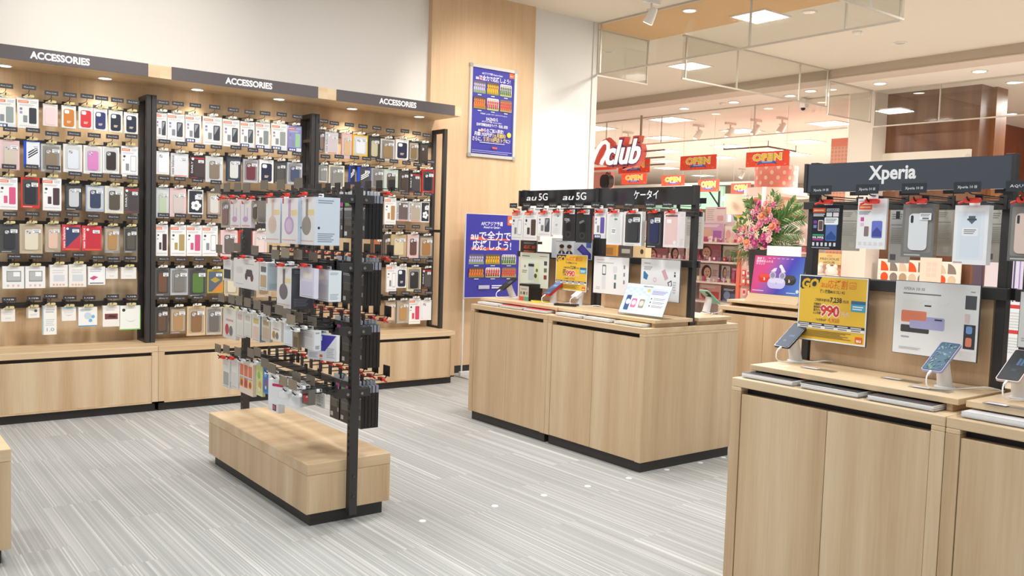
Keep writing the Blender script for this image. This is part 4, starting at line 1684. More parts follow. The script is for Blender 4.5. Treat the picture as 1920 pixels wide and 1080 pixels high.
def go_art(a):
    a.rect(0, 0, 1, 1, 'f4f4f2')
    a.rect(.015, .02, .985, .985, 'edc040')
    a.rect(.015, .8, .06, .985, '2f3048')
    a.poly([(.04, .78), (.28, .84), (.34, .985), (.02, .985)], '2f3048')
    a.text('GO!', .03, .80, .15, 'e8b92e', w=.3, al='l', bold=.05, slant=.15)
    a.text('au応援割', .33, .83, .1, 'e4682c', w=.38, al='l', bold=.03, slant=.1)
    a.rr(.74, .83, .84, .93, .02, 'e4682c')
    a.rr(.745, .84, .835, .92, .02, 'edc040')
    a.text('U30', .79, .85, .05, 'e4682c', w=.07)
    a.text('使い放題MAX 5G / 4G', .5, .745, .045, '3a3a40', w=.36)
    a.text('7,238', .56, .61, .075, '2f2f36', w=.17, bold=.03)
    a.text('ご利用料金(割引前)', .36, .615, .035, '3a3a40', w=.22)
    a.text('円/月', .7, .615, .035, '3a3a40', w=.08)
    a.text('990', .48, .4, .16, 'f6f0ec', w=.3, bold=.09)
    a.text('990', .48, .4, .16, 'dc4338', w=.28, bold=.035)
    a.text('円/月', .7, .41, .06, 'f2dcd2', w=.1, bold=.03)
    for i, s_ in enumerate(['月額割引', '適用後料金', '翌月から', '6ヵ月間']):
        a.text(s_, .29, .55-.045*i, .03, '3a3a40', w=.11)
    a.rect(.78, .5, .98, .66, '4aa3c8')
    a.rect(.78, .61, .98, .66, '3c6f94')
    a.dashes(.8, .52, .95, .59, 2, 'e6f2f6')
    a.text('4,928', .54, .31, .06, 'd88a3c', w=.17, bold=.03)
    a.text('7ヵ月目以降', .36, .315, .03, '3a3a40', w=.16)
    a.rect(.015, .235, .985, .275, '33344e')
    for i in range(5):
        a.dashes(.03+.19*i, .24, .18+.19*i, .27, 1, 'd8d8de')
    a.rect(.015, .19, .985, .235, 'f1ece0')
    for i in range(5):
        a.dashes(.04+.19*i, .195, .17+.19*i, .23, 1, '8a8a90')
    a.dashes(.04, .06, .8, .17, 6, '9a8038')
    a.rect(.86, .04, .96, .13, 'e8682c')
    a.text('au', .91, .055, .05, 'f8f0e8', w=.07, bold=.03)


def xp_art(a):
    a.text('XPERIA', .1, .88, .04, '8a8a90', w=.14, al='l')
    a.text('10 III', .26, .88, .04, '8a8a90', w=.1, al='l')
    a.dashes(.1, .82, .56, .85, 1, '77777c')
    a.rr(.1, .58, .46, .76, .02, 'efeeec')
    a.rect(.37, .67, .45, .69, '33343a')
    a.rr(.09, .44, .4, .6, .015, 'ea8d70')
    a.rr(.2, .36, .62, .53, .02, 'b0b0dc')
    a.rect(.5, .49, .59, .51, '33343a')
    a.rr(.09, .3, .44, .4, .015, '4a4648')
    a.rr(.2, .36, .62, .47, .02, 'b4b3de')
    a.rr(.09, .47, .4, .57, .015, 'ea8a6c')
    for i in range(9):
        a.poly([(.3+.04*i, .7+.02*math.sin(i*2)), (.34+.04*i, .72+.03*math.sin(i*1.7)), (.34+.04*i, .715+.03*math.sin(i*1.7))], 'd3d3d6')
    a.rect(.845, .68, .97, .86, '55565c')
    a.rect(.85, .5, .9, .62, 'e6d0cc')
    a.rect(.845, .16, .975, .48, '3c3d46')
    a.rr(.87, .36, .94, .46, .02, '7aa0d8')
    a.rr(.87, .19, .94, .31, .02, 'ea8a6c')
    a.dashes(.1, .22, .2, .25, 1, 'a9a9ae')
    a.dashes(.08, .06, .35, .1, 2, 'cfcfd2')
    a.dashes(.9, .9, .95, .92, 1, '9a9aa0')


def pixel_art(a):
    a.rect(0, 0, 1, 1, 'e2e6d4')
    a.dashes(.06, .88, .34, .92, 1, '6a6a6e')
    a.dashes(.68, .9, .95, .93, 1, '8a8a8e')
    a.rr(.3, .2, .5, .72, .03, 'c9cfcf')
    a.rect(.3, .6, .5, .68, '2f3136')
    a.rr(.5, .18, .68, .72, .03, 'dfe2b4')
    a.disc(.56, .34, .05, '4a4e40')
    a.disc(.6, .5, .04, '6a6e52')
    a.rect(.84, .66, .94, .78, '4a4c50')
    a.rect(.84, .46, .94, .58, '77775e')
    a.rect(.84, .26, .94, .38, '8a3c36')
    a.disc(.18, .6, .03, '8a8a80')
    a.dashes(.08, .4, .26, .5, 2, '9a9a8c')
    a.dashes(.06, .06, .4, .1, 1, 'b0b0a2')


def flip_art(a):
    a.dashes(.08, .9, .3, .93, 1, 'd6a8a8')
    a.dashes(.1, .82, .58, .85, 1, 'b0b0b4')
    a.rr(.25, .5, .36, .78, .02, '6a6c70')
    a.rr(.265, .54, .345, .74, .01, 'eceff0')
    a.rr(.25, .12, .36, .47, .02, 'e0e0e2')
    a.rr(.56, .58, .68, .76, .03, 'e2e2e4')
    a.rect(.6, .4, .66, .54, '8aa0a4')
    a.rect(.6, .16, .66, .32, '5a6a6c')
    for i in range(3):
        a.rect(.86, .3+.2*i, .9, .4+.2*i, '8a8a8e')
    a.dashes(.08, .1, .2, .18, 2, 'c6c6ca')


def kids_art(a):
    a.text('mamorino', .08, .88, .045, '55585e', w=.17, al='l')
    a.dashes(.08, .72, .3, .82, 3, 'a9a9ae')
    a.poly([(.07, .52), (.16, .48), (.2, .6), (.1, .7), (.07, .68)], '3a7fb4')
    a.poly([(.54, .72), (.62, .78), (.72, .56), (.64, .5)], 'dcaab4')
    a.poly([(.7, .46), (.8, .52), (.82, .4), (.74, .32)], '55585e')
    a.poly([(.73, .45), (.79, .48), (.8, .4), (.75, .36)], 'eceef0')
    a.rr(.33, .44, .42, .56, .05, 'e9c6c8')
    a.disc(.375, .5, .025, 'f4eeee')
    a.rect(.86, .6, .9, .66, '3a3c40')
    a.rect(.86, .68, .9, .72, '6a6c70')
    a.disc(.66, .2, .05, 'e6c878')
    a.disc(.72, .14, .04, 'e6c878')
    a.dashes(.84, .2, .92, .5, 5, 'c6c6ca')


poster('price_poster', 'yellow price poster with red 990 on the right counter rack', RX, ((1494, 523), (1629, 634)), go_art)
poster('product_poster', 'white poster of orange and lilac phones on the right counter rack', RX, ((1673, 536), (1839, 659)), xp_art)
poster('product_poster', 'white poster edge cut off at the right of the photo', RX, ((1908, 552), (1990, 650)), flip_art)
poster('product_poster', 'pale green phone poster at the left of the centre counter rack', CX, ((974, 476), (1030, 536)), pixel_art, d=.3)
poster('price_poster', 'yellow price poster with red 990 on the centre counter rack', CX, ((1041, 479), (1102, 542)), go_art, d=.3)
poster('product_poster', 'white flip phone poster in the middle of the centre counter rack', CX, ((1112, 484), (1180, 548)), flip_art, d=.3)
poster('product_poster', 'white poster of small pink and blue phones behind the tilted stand', CX, ((1200, 489), (1276, 560)), kids_art, d=.3)


def duo(a):
    a.rect(0, 0, 1, 1, 'e8eef4')
    a.rect(.1, .84, .4, .9, 'c3ccd4')
    for x in (.26, .45):
        a.ell(x, .2, .09, .22, '2f3340')
        a.ell(x, .52, .05, .14, 'e0b8a0')
        a.ell(x, .62, .06, .1, '3a2c28')
        a.rect(x-.015, .2, x+.015, .36, 'eef0f2')
    a.poly([(.64, .5), (.76, .78), (.98, .3), (.98, .02), (.86, .1)], '4a3fa8')
    a.poly([(.7, .52), (.77, .68), (.95, .3), (.9, .16)], '5c52bc')
    a.rect(.86, .6, .98, .9, '5a78c8')


def darksale(a):
    a.rect(0, 0, 1, 1, '2c2524')
    a.text('応援割', .5, .42, .18, 'e0582c', w=.8, bold=.03)
    a.dashes(.1, .7, .9, .85, 2, '8a8480')
    a.dashes(.1, .15, .9, .3, 2, 'c96a3c')


poster('brand_panel', 'picture panel of two men and violet phones on the centre rack', CX, ((1034, 450), (1111, 483)), duo, d=.37, cat='display panel')
poster('brand_panel', 'black panel with orange characters at the left of the centre rack', CX, ((979, 450), (1007, 477)), darksale, d=.37, cat='display panel')

# ---------------------------------------------------------------- phones on stands
TILT = math.radians(57)


def phone(label, x, y, z, L, W, th, body, screen, rz=FR, tilt=TILT, rim=None, name='display_phone'):
    """phone with its bottom edge centred at (x, y, z), leaning back"""
    t = thing(name, label, 'phone', (x, y, z), rz)
    t.rotation_euler = (-tilt, 0, rz)
    q = MB()
    q.prism(rr(-W/2, 0, W/2, L, .008, 5), (0, 0, 0), (1, 0, 0), (0, 0, 1), (0, th, 0), mat(body, .3))
    q.obj('body', t, .0015)
    q = MB()
    q.prism(rr(-W/2+.003, .003, W/2-.003, L-.003, .006, 5), (0, -.0006, 0), (1, 0, 0), (0, 0, 1), (0, .0008, 0), mat('101318', .08))
    a = Art(q, (-W/2, -.0006, 0), (1, 0, 0), (0, 0, 1), W, L)
    screen(a)
    q.obj('screen', t)
    q = MB()
    q.prism(rr(-.012, L*.62, .012, L*.93, .01), (-W*.25, th, 0), (1, 0, 0), (0, 0, 1), (0, .0015, 0), mat('1d1d20', .2))
    q.obj('camera_bar', t)
    return t


def stand(label, x, y, z0, top, rz=FR, r=.021):
    """slanted white cylinder from its foot at (x, y, z0) to the point top, with a charging cable"""
    t = thing('phone_stand', label, 'phone stand', (x, y, z0), 0)
    wm = mat('eceae8', .35)
    q = MB()
    q.lathe([(r*1.55, 0), (r*1.55, .0025), (r*1.3, .004)], (0, 0, 0), wm, 24)
    q.obj('foot', t)
    d = Vector(top)-Vector((x, y, z0))
    q = MB()
    q.tube([(0, 0, .003), d*.5, d], [r*1.15, r*1.05, r], wm, 20)
    q.obj('column', t)
    return t


def cable_of(t, pts, r=.0024):
    q = MB()
    pp = []
    P = [pts[0]]+pts+[pts[-1]]
    for i in range(1, len(P)-2):
        for k in range(6):
            u = k/6
            a, b, c, d = [Vector(P[i+j]) for j in (-1, 0, 1, 2)]
            pp.append(.5*((2*b)+(c-a)*u+(2*a-5*b+4*c-d)*u*u+(3*b-a-3*c+d)*u**3))
    pp.append(Vector(pts[-1]))
    q.tube(pp, r, mat('f0efee', .4), 8)
    d = (pp[1]-pp[0]).normalized()
    q.tube([pp[0]-d*.004, pp[0]+d*.018], .0045, mat('f0efee', .4), 8)
    q.obj('charging_cable', t)


def scr_dark(a):
    a.rr(.06, .03, .94, .97, .05, '2a3a4e')
    a.rect(.4, .42, .75, .5, '38628c')
    a.rect(.3, .22, .5, .28, '55707a')
    a.dashes(.25, .8, .7, .84, 1, '3a4f58')


def scr_leaf(a):
    a.rr(.06, .03, .94, .97, .05, '4f6a7c')
    rn = random.Random(3)
    for i in range(46):
        u, v = rn.uniform(.12, .88), rn.uniform(.07, .93)
        s_ = rn.uniform(.05, .12)
        g = rn.random()*6.28
        a.poly([(u+s_*math.cos(g), v+.5*s_*math.sin(g)), (u+.4*s_*math.cos(g+2), v+.3*s_*math.sin(g+2)), (u+s_*math.cos(g+3.1), v+.5*s_*math.sin(g+3.1)), (u+.4*s_*math.cos(g+4.4), v+.3*s_*math.sin(g+4.4))],
               rn.choice(['7fa0a0', '3c5a50', '5f86a8', '6f9478', '93a8b4', '344a58']))


def scr_black(a):
    a.rr(.06, .03, .94, .97, .05, '1b1d22')
    for i in range(3):
        a.rect(.45+.15*i, .5, .56+.15*i, .72, '4a6a8c')
    a.rect(.4, .3, .6, .38, '2d3a48')


def scr_blue(a):
    a.rr(.1, .06, .9, .94, .05, '5a7296')
    a.poly([(.1, .3), (.9, .6), (.9, .2), (.1, .1)], '46587a')
    a.rect(.3, .6, .7, .7, '8aa0bc')


def scr_white(a):
    a.rr(0, 0, 1, 1, .1, 'f2f2f2')
    a.rr(.25, .68, .75, .74, .1, '4a4a4c')


def pstand(tag_, lab, x, y, L, W, th, body, screen, z=.92, rz=FR, bx=.1):
    s_ = -1 if rz == FR else 1
    ph = phone(lab, x, y, z, L, W, th, body, screen, rz)
    c = Vector((x-s_*math.sin(TILT)*L*.52, y, z+math.cos(TILT)*L*.52))
    nrm = Vector((-s_*math.cos(TILT), 0, -math.sin(TILT)))
    top = c+nrm*(th+.002)
    st = stand('white slanted stand under the '+tag_, x-s_*bx, y, .858, top)
    o = Vector((x-s_*bx, y, .858))
    b = Vector((x, y, z))-o
    e = Vector((-s_*1, 0, 0))
    cable_of(st, [b+Vector((s_*.002, 0, -.004)), b+Vector((s_*.028, -.002, -.02)), b+Vector((s_*.03, -.012, -.05)), Vector((s_*.06, -.035, .003)), Vector((-s_*.01, -.06, .003)), Vector((-s_*.06, -.1, .01)), Vector((-s_*.1, -.13, .002))])
    return ph


pstand('dark blue phone on the right counter', 'dark phone with blue screen on a white stand, left end of right counter', 2.86, 2.012, .153, .068, .008, '2c3440', scr_dark)
pstand('phone with leafy screen on the right counter', 'lilac edged phone with leafy screen on the right counter', 2.80, 1.402, .153, .068, .008, 'b6b3d6', scr_leaf)
pstand('phone at the right photo edge', 'black screened phone with pale edge at the right photo edge', 2.82, 1.178, .155, .07, .008, 'd9c6c2', scr_black)
pstand('black phone before the blue stand poster', 'black phone on a white stand at the left end of the centre counter', 3.70, 4.92, .155, .07, .008, '26241f', scr_black, bx=.12)
pstand('red rugged phone', 'red rugged phone with blue screen on a white stand, centre counter', 3.73, 4.462, .16, .078, .014, 'c23038', scr_blue, bx=.07)
pstand('white handset of the centre counter', 'white handset on a white stand in the middle of the centre counter', 3.80, 4.26, .118, .055, .018, 'f0f0f0', scr_white, bx=.05)
pstand('green phone on the far side', 'green phone on a white stand on the far side of the centre counter', 4.42, 3.60, .155, .072, .008, '8fc0ac', scr_dark, rz=PI/2, bx=.1)

# loose phones lying on the centre counter
for lab, px, py, c, c2, a in (('yellow rugged phone lying on the centre counter', 1018, 565, 'e2d23a', '2a2a28', .5), ('black rugged phone lying on the centre counter', 1062, 571, '2a2726', '5a4038', .45)):
    p = on(px, py, 'Z', .866)
    t = thing('rugged_phone', lab, 'phone', (p.x, p.y, .858), FR+a)
    q = MB()
    q.prism(rr(-.076, -.037, .076, .037, .01), (0, 0, 0), (1, 0, 0), (0, 1, 0), (0, 0, .013), mat(c, .45))
    q.obj('body', t, .002)
    q = MB()
    q.prism(rr(-.06, -.028, .06, .028, .006), (0, 0, .013), (1, 0, 0), (0, 1, 0), (0, 0, .001), mat(c2, .3))
    q.box(-.07, -.02, .013, -.064, .02, .0145, c2)
    q.obj('back_cover', t)

# black cube with printed front
pb = on(991, 561, 'X', CX+.20)
pa = on(973, 560, 'X', CX+.20)
W = pa.y-pb.y
t = thing('display_cube', 'black cube with pale printed front on the centre counter', 'display cube', (CX+.20, pa.y, .858), FR)
q = MB()
q.box(0, .001, 0, W, .12, .115, mat('1c1b1c', .4))
q.obj('box', t, .001)
q = MB()
q.box(.002, 0, 0, W-.002, .001, .1, mat('c9c4b4', .4))
a = Art(q, (.002, 0, 0), (1, 0, 0), (0, 0, 1), W-.004, .1)
a.rect(0, 0, .5, .28, 'd8584c')
a.rect(.5, 0, 1, .28, '5fa882')
a.text('B', .22, .42, .2, '3a3a3a', w=.2)
a.text('X', .82, .42, .2, '3a3a3a', w=.22)
a.disc(.52, .52, .12, '6a665c')
a.disc(.52, .52, .06, '3a3834')
a.dashes(.2, .75, .8, .85, 1, '8a8678')
q.obj('print', t)

# tilted clear stand with leaflet
xa = CX+.13
p0, p1 = on(1157, 588, 'X', xa), on(1240, 594, 'X', xa)
p0.z = .858
W = p0.y-p1.y
t = thing('leaflet_stand', 'tilted clear acrylic stand with pale blue leaflet on the centre counter', 'leaflet stand', (xa, p0.y, .858), FR)
th = math.radians(24)
H = .2
U, V = Vector((1, 0, 0)), Vector((0, math.sin(th), math.cos(th)))
N = U.cross(V)
q = MB()
q.prism([(0, 0), (W, 0), (W, H), (0, H)], (0, .004, .004), U, V, -N*.003, ACRYL)
q.prism([(0, 0), (W, 0), (W, .1), (0, .1)], (0, .004, .0005), U, (0, 1, 0), (0, 0, .003), ACRYL)
q.obj('acrylic_stand', t)
q = MB()
q.prism([(.002, .012), (W-.002, .012), (W-.002, H-.002), (.002, H-.002)], Vector((0, .004, .004)), U, V, N*.001, mat('eef3f8', .4))
a = Art(q, Vector((.002, .004, .004))+V*.012+N*.001, U, V, W-.004, H-.014)
a.rect(0, 0, 1, .88, 'cfe2f2')
for i in range(7):
    for j in range(5):
        if (i+j) % 2:
            a.rect(.08*i, .45+.08*j, .08*i+.08, .53+.08*j, 'e4eef6')
a.rect(.6, .05, .98, .86, 'dbe3f2')
a.text('mamorino', .38, .91, .055, '4a4d52', w=.22, al='l')
a.rr(.08, .1, .2, .6, .02, '3c5a88')
a.disc(.14, .38, .05, 'dfe8f0')
a.rr(.19, .04, .37, .62, .03, 'f4f2f2')
a.rr(.22, .2, .34, .5, .02, 'd0709a')
a.disc(.28, .36, .05, 'f0d6e0')
a.rr(.37, .04, .55, .62, .03, 'f4f2f2')
a.rr(.4, .2, .52, .5, .02, '9a9488')
a.disc(.46, .36, .05, 'd8d2c4')
a.disc(.53, .8, .03, 'e2d24a')
a.rect(.61, .26, .97, .62, 'f6f8fa')
for i in range(3):
    a.rect(.63, .52-.12*i, .66, .57-.12*i, '5a5e68')
    a.dashes(.69, .5-.12*i, .95, .58-.12*i, 2, '8a90a0')
a.dashes(.62, .68, .95, .82, 3, 'b0a8d0')
q.obj('leaflet', t)

# acrylic trays with brochures in the gap under the raised shelves
TRAYM = glass('tray_acrylic', 'fafafa', .05, .1)


def tray_set(xf, ya, xs, w, labels, cover):
    for i, x in enumerate(xs):
        t = thing('brochure_tray', 'clear acrylic tray '+labels[i], 'tray', (xf+.022, ya-x, .8135), FR, 'acrylic brochure trays')
        q = MB()
        q.box(0, 0, 0, w, .3, .002, TRAYM)
        q.box(0, 0, .002, w, .002, .012, TRAYM)
        for xx in (0, w-.002):
            q.box(xx, .002, .002, xx+.002, .3, .017, TRAYM)
        q.obj('tray', t)
        k = thing('brochure_stack', 'brochure stack in the clear tray '+labels[i], 'brochures', (xf+.022, ya-x, .8158), FR, 'brochure stacks')
        q = MB()
        rn = random.Random(i)
        for j in range(5):
            o = rn.uniform(-.002, .002)
            q.box(.01+o, .006+rn.uniform(0, .003), j*.0032, w-.01+o, .29, j*.0032+.003, mat(['fbfafa', 'efeeee', 'fbfbfb', 'f3f1f0', 'f8f7f7'][j], .35))
        q.obj('pages', k)
        q = MB()
        q.box(.011, .007, .016, w-.011, .29, .0168, mat(cover[i], .3))
        if cover[i] == '1e2124':
            q.box(.02, .02, .0168, w*.5, .14, .0171, mat('3a3e40', .3))
        q.obj('cover', k)


tray_set(RX, RA, (.012, .262, .512), .235, ('first from the left on the right counter', 'second from the left on the right counter', 'third from the left on the right counter'), ('1e2124', '1e2124', '4a4448'))
tray_set(RX, RM, (.02, .28, .54), .235, ('first on the counter cut by the photo edge', 'second on the counter cut by the photo edge', 'third on the counter cut by the photo edge'), ('e9e7ea', 'e9e7ea', 'e9e7ea'))
tray_set(CX, CA, (.03, .29, .55), .24, ('first from the left on the centre island', 'second from the left on the centre island', 'third from the left on the centre island'), ('e4e2e2', 'c9484a', 'c9484a'))
tray_set(CX, CM, (.03, .29, .55), .24, ('fourth from the left on the centre island', 'fifth from the left on the centre island', 'rightmost at the near corner of the centre island'), ('e8e4de', 'd9d4c8', 'd6c490'))

# clear price plates lying on the raised shelves
for px, py, lab in ((1535, 693, 'before the left phone stand'), (1690, 713, 'in the middle of the shelf'), (1745, 730, 'before the leafy phone'), (1890, 762, 'at the right photo edge')):
    p = on(px, py, 'Z', .859)
    q = MB()
    q.box(-.065, -.02, 0, .065, .02, .003, glass('price_plate', 'eceef0', .22, .1))
    q.box(-.06, -.015, .003, -.0, .012, .0032, mat('e6e2e6', .3))
    o = q.obj('price_plate')
    o.location = (p.x, p.y, .8585)
    o.rotation_euler = (0, 0, FR)
    tag(o, 'clear price plate lying on the right counter %s' % lab, 'price plate')
# ---------------------------------------------------------------- blue posters by the pillar
def team(a, u0, v0, u1, v1, grass, shirt, shorts, sky):
    a.rr(u0, v0, u1, v1, .03, sky)
    a.rect(u0, v0+.001, u1, v0+(v1-v0)*.3, grass)
    n = 6
    for row in (1, 0):
        for i in range(n):
            u = u0+(u1-u0)*(i+.5+.2*row)/(n+.4)
            w = (u1-u0)/n*.36
            b = v0+(v1-v0)*(.12+.28*row)
            h = (v1-v0)
            a.rect(u-w*.7, b, u+w*.7, b+h*.16, shorts)
            a.rect(u-w, b+h*.14, u+w, b+h*.36, shirt)
            a.ell(u, b+h*.43, w*.6, h*.06, 'c99a78', 8)
            a.ell(u, b+h*.47, w*.6, h*.035, '2a2422', 6)
    a.dashes(u0+(u1-u0)*.35, v0-(v1-v0)*.2, u1-(u1-u0)*.35, v0-(v1-v0)*.08, 1, 'e6e6f4')


TEAMS = [('7f9a50', 'b8b4d8', '8a86b8', '5a5a70'), ('8a8a3a', 'e2ac28', 'd89a20', '6a5830'), ('a8b870', '4a7a4a', '32403c', 'd9c9d9'),
         ('8a8040', 'e2742a', 'd0561f', '5a4030'), ('b0b080', 'c8383c', '54302e', 'd8d0d0'), ('a09a60', 'd0483c', 'c63c34', '8a6a50')]


def afc_teams(a, u0, u1, v0, v1):
    w, h = (u1-u0)/3, (v1-v0)/2
    for i, tm in enumerate(TEAMS):
        c, r = i % 3, i//3
        team(a, u0+c*w+.012, v1-(r+1)*h+h*.24, u0+(c+1)*w-.012, v1-r*h, *tm)


BLUEP = mat('3d3a9c', .35)
x0, x1 = on(881, 200, 'Y', 6.71).x, on(969, 200, 'Y', 6.71).x
z0, z1 = on(921, 296, 'Y', 6.71).z, on(926, 125, 'Y', 6.71).z
W, H = x1-x0, z1-z0
t = thing('framed_poster', 'blue soccer poster in a silver snap frame on the oak pillar', 'poster', (x0, 6.738, z0))
q = MB()
fw = .028
for a in ((0, 0, W, fw), (0, H-fw, W, H), (0, fw, fw, H-fw), (W-fw, fw, W, H-fw)):
    q.box(a[0], -.022, a[1], a[2], 0, a[3], mat('d6d4d0', .3, .5))
for x in (.012, W-.012):
    for z in (.012, H-.012):
        q.prism(rr(x-.018, z-.018, x+.018, z+.018, .01), (0, -.025, 0), (1, 0, 0), (0, 0, 1), (0, .025, 0), mat('b9b7b4', .3, .6))
q.obj('snap_frame', t)
q = MB()
q.box(fw, -.008, fw, W-fw, 0, H-fw, BLUEP)
a = Art(q, (fw, -.008, fw), (1, 0, 0), (0, 0, 1), W-2*fw, H-2*fw)
a.rect(.89, .935, 1, .995, 'ea6a38')
a.text('au', .945, .955, .02, 'f6e4da', w=.07)
a.text('AFCアジア予選 -Road to Qatar-', .48, .935, .02, 'f0f0f8', w=.5)
a.rect(.1, .868, .28, .885, 'e8603c')
a.text('auで全力で応援しよう!', .5, .868, .045, 'f6f6fc', w=.82, bold=.035)
afc_teams(a, .03, .96, .48, .85)
a.text('対象画像: auスポーツチームTシャツプレゼント', .52, .465, .015, 'e2e2f2', w=.64)
a.text('DAZNなら', .48, .40, .035, 'f6f6fc', w=.28, bold=.03)
a.text('AFCアジア予選 -Road to Qatar-', .48, .375, .016, 'e6e6f6', w=.48)
a.text('日本代表戦全試合ライブ・見逃し配信', .49, .33, .028, 'f4f4fa', w=.74, bold=.02)
a.rect(.17, .265, .3, .285, 'e8603c')
a.text('auからのご加入限定!', .46, .265, .035, 'f4f4fa', w=.6, bold=.025)
a.text('月額1,925円が', .28, .215, .038, 'f6f6fc', w=.42, bold=.03)
a.text('3ヵ月無料!', .66, .21, .042, 'f2d63a', w=.32, bold=.03)
a.text('さらに、', .14, .155, .04, 'f6f6fc', w=.22, bold=.025)
a.text('毎月110円おトク', .55, .155, .045, 'f2d63a', w=.54, bold=.03)
a.text('に!', .88, .16, .035, 'f6f6fc', w=.1, bold=.02)
a.disc(.9, .255, .05, 'ecd83c')
a.dashes(.2, .13, .8, .145, 1, 'c9c9e6')
a.text('au', .56, .075, .03, 'ea6a3c', w=.12, bold=.05)
a.dashes(.02, .01, .98, .05, 2, '8a88c8')
q.obj('print', t)

# blue standing poster
YS_ = 6.52
xa, xb = on(874, 402, 'Y', YS_).x, on(874, 402, 'Y', YS_).x+.62
zt = on(915, 401.5, 'Y', YS_).z
xa -= .0
t = thing('standing_poster', 'blue soccer poster on a white floor stand behind the centre counter', 'poster stand', (xa, YS_, 0))
W = xb-xa
zb_ = .72
q = MB()
q.box(0, 0, zb_, W, .012, zt, mat('e6e6ea', .4))
a = Art(q, (.004, 0, zb_+.004), (1, 0, 0), (0, 0, 1), W-.008, zt-zb_-.008)
a.rect(0, 0, 1, 1, BLUEP)
a.rect(.76, .88, .99, .995, 'ea6a38')
a.text('au', .87, .91, .055, 'f6e4da', w=.16, bold=.04)
a.text('AFCアジア予選', .47, .87, .04, 'f0f0f8', w=.4, bold=.02)
a.text('-Road to Qatar-', .47, .835, .025, 'f0f0f8', w=.32)
a.rect(.08, .69, .33, .73, 'e8603c')
a.rect(.1, .57, .78, .60, 'e8603c')
a.rect(.08, .69, .82, .71, 'e8603c')
a.text('auで全力で', .46, .70, .085, 'f6f6fc', w=.74, bold=.04)
a.text('応援しよう!', .48, .58, .09, 'f6f6fc', w=.72, bold=.04)
afc_teams(a, .05, .95, .2, .52)
a.rect(.24, .1, .44, .145, 'b9b9cc')
a.dashes(.48, .1, .7, .15, 2, 'e6e6f4')
q.obj('board', t)
q = MB()
for x in (.0, W-.02):
    q.tube([(x+.01, .02, .03), (x+.01, .02, zt-.1)], .008, mat('e4e4e4', .4, .2), 8)
q.obj('legs', t)
q = MB()
q.box(-.02, -.13, 0, W+.02, .13, .012, mat('b9b9b9', .4, .3))
q.box(-.01, .005, .012, W+.01, .035, .05, mat('d9d9d9', .4, .2))
q.obj('foot_plate', t, .003)

# ---------------------------------------------------------------- counter beyond, with the earbuds panel
FX, FA, FB = 5.42, 4.40, 3.55
counter('oak display counter beyond the island, carrying the earbuds picture', FX, FA, FB, False)
xw = FX+.1
ya, yb = on(1402, 560, 'X', xw+.03).y, on(1402, 560, 'X', xw+.03).y-.44
zt0 = .859
t = thing('display_wedge', 'oak wedge block under the earbuds picture on the far counter', 'wedge block', (xw, ya+.01, zt0), FR)
W = ya-yb+.02
q = MB()
q.prism([(0, 0), (.14, 0), (.14, .06), (.06, .06)], (0, 0, 0), (0, 1, 0), (0, 0, 1), (W, 0, 0), WOODT)
q.obj('block', t, .002)
m, nt, b = nodemat('pink_to_blue_print')
tc = nt.nodes.new('ShaderNodeTexCoord')
sp = nt.nodes.new('ShaderNodeSeparateXYZ')
nt.links.new(tc.outputs['Generated'], sp.inputs[0])
ad = nt.nodes.new('ShaderNodeMath')
ad.operation = 'MULTIPLY_ADD'
nt.links.new(sp.outputs[2], ad.inputs[0])
ad.inputs[1].default_value = -.35
nt.links.new(sp.outputs[0], ad.inputs[2])
cr = nt.nodes.new('ShaderNodeValToRGB')
e = cr.color_ramp.elements
e[0].position, e[0].color = -.0, lin('d8508c')
e[1].position, e[1].color = .95, lin('5a8ccc')
x = e.new(.22)
x.color = lin('9a62b4')
x = e.new(.5)
x.color = lin('4c4cb8')
nt.links.new(ad.outputs[0], cr.inputs[0])
nt.links.new(cr.outputs[0], b.inputs['Base Color'])
b.inputs['Roughness'].default_value = .2
W = ya-yb
H = .29
t = thing('earbuds_picture', 'pink to blue picture panel of earbuds on the oak wedge', 'picture panel', (xw+.06, ya, zt0+.06), FR)
t.rotation_euler = (math.radians(-8), 0, FR)
q = MB()
q.box(-.004, .0005, 0, W+.004, .014, H+.004, INK)
q.obj('backing', t)
q = MB()
q.box(0, -.001, .002, W, .0005, H, m)
a = Art(q, (0, -.001, 0), (1, 0, 0), (0, 0, 1), W, H)
a.text('濃厚で、', .04, .9, .05, 'f0e4f0', w=.18, al='l', bold=.02)
a.text('臨場感あふれる', .04, .83, .05, 'f0e4f0', w=.34, al='l', bold=.02)
a.text('サウンド', .04, .76, .05, 'f0e4f0', w=.18, al='l', bold=.02)
a.rr(.12, .3, .36, .54, .1, 'd8382e')
a.rr(.14, .42, .34, .53, .08, 'e25348')
a.text('b', .25, .36, .08, 'f6ecec', w=.03, bold=.04)
a.rr(.62, .27, .88, .52, .1, '33302f')
a.rr(.64, .4, .86, .51, .08, '4a4644')
a.text('b', .75, .34, .08, 'f6ecec', w=.03, bold=.04)
a.rr(.32, .16, .68, .44, .14, 'c6c4ee')
a.rr(.35, .3, .65, .43, .1, 'd9d8f6')
a.text('b', .5, .28, .05, '8a88b8', w=.02, bold=.03)
a.disc(.41, .5, .065, 'c2c0de')
a.disc(.41, .5, .045, '8e8ca6')
a.disc(.6, .5, .065, 'c2c0de')
a.disc(.6, .5, .045, '8e8ca6')
a.poly([(.36, .6), (.46, .6), (.48, .7), (.42, .68)], 'e6e4f4')
a.poly([(.53, .76), (.57, .78), (.66, .6), (.58, .58)], 'e6e4f4')
a.disc(.55, .74, .03, 'f0eef8')
for i in range(6):
    a.rect(.28+.09*i, .93, .33+.09*i, .95, 'c9a8dc')
a.disc(.93, .12, .03, 'd6e0f0')
a.dashes(.72, .05, .9, .09, 1, 'c6d6ee')
a.dashes(.03, .06, .26, .1, 1, 'dcc8e6')
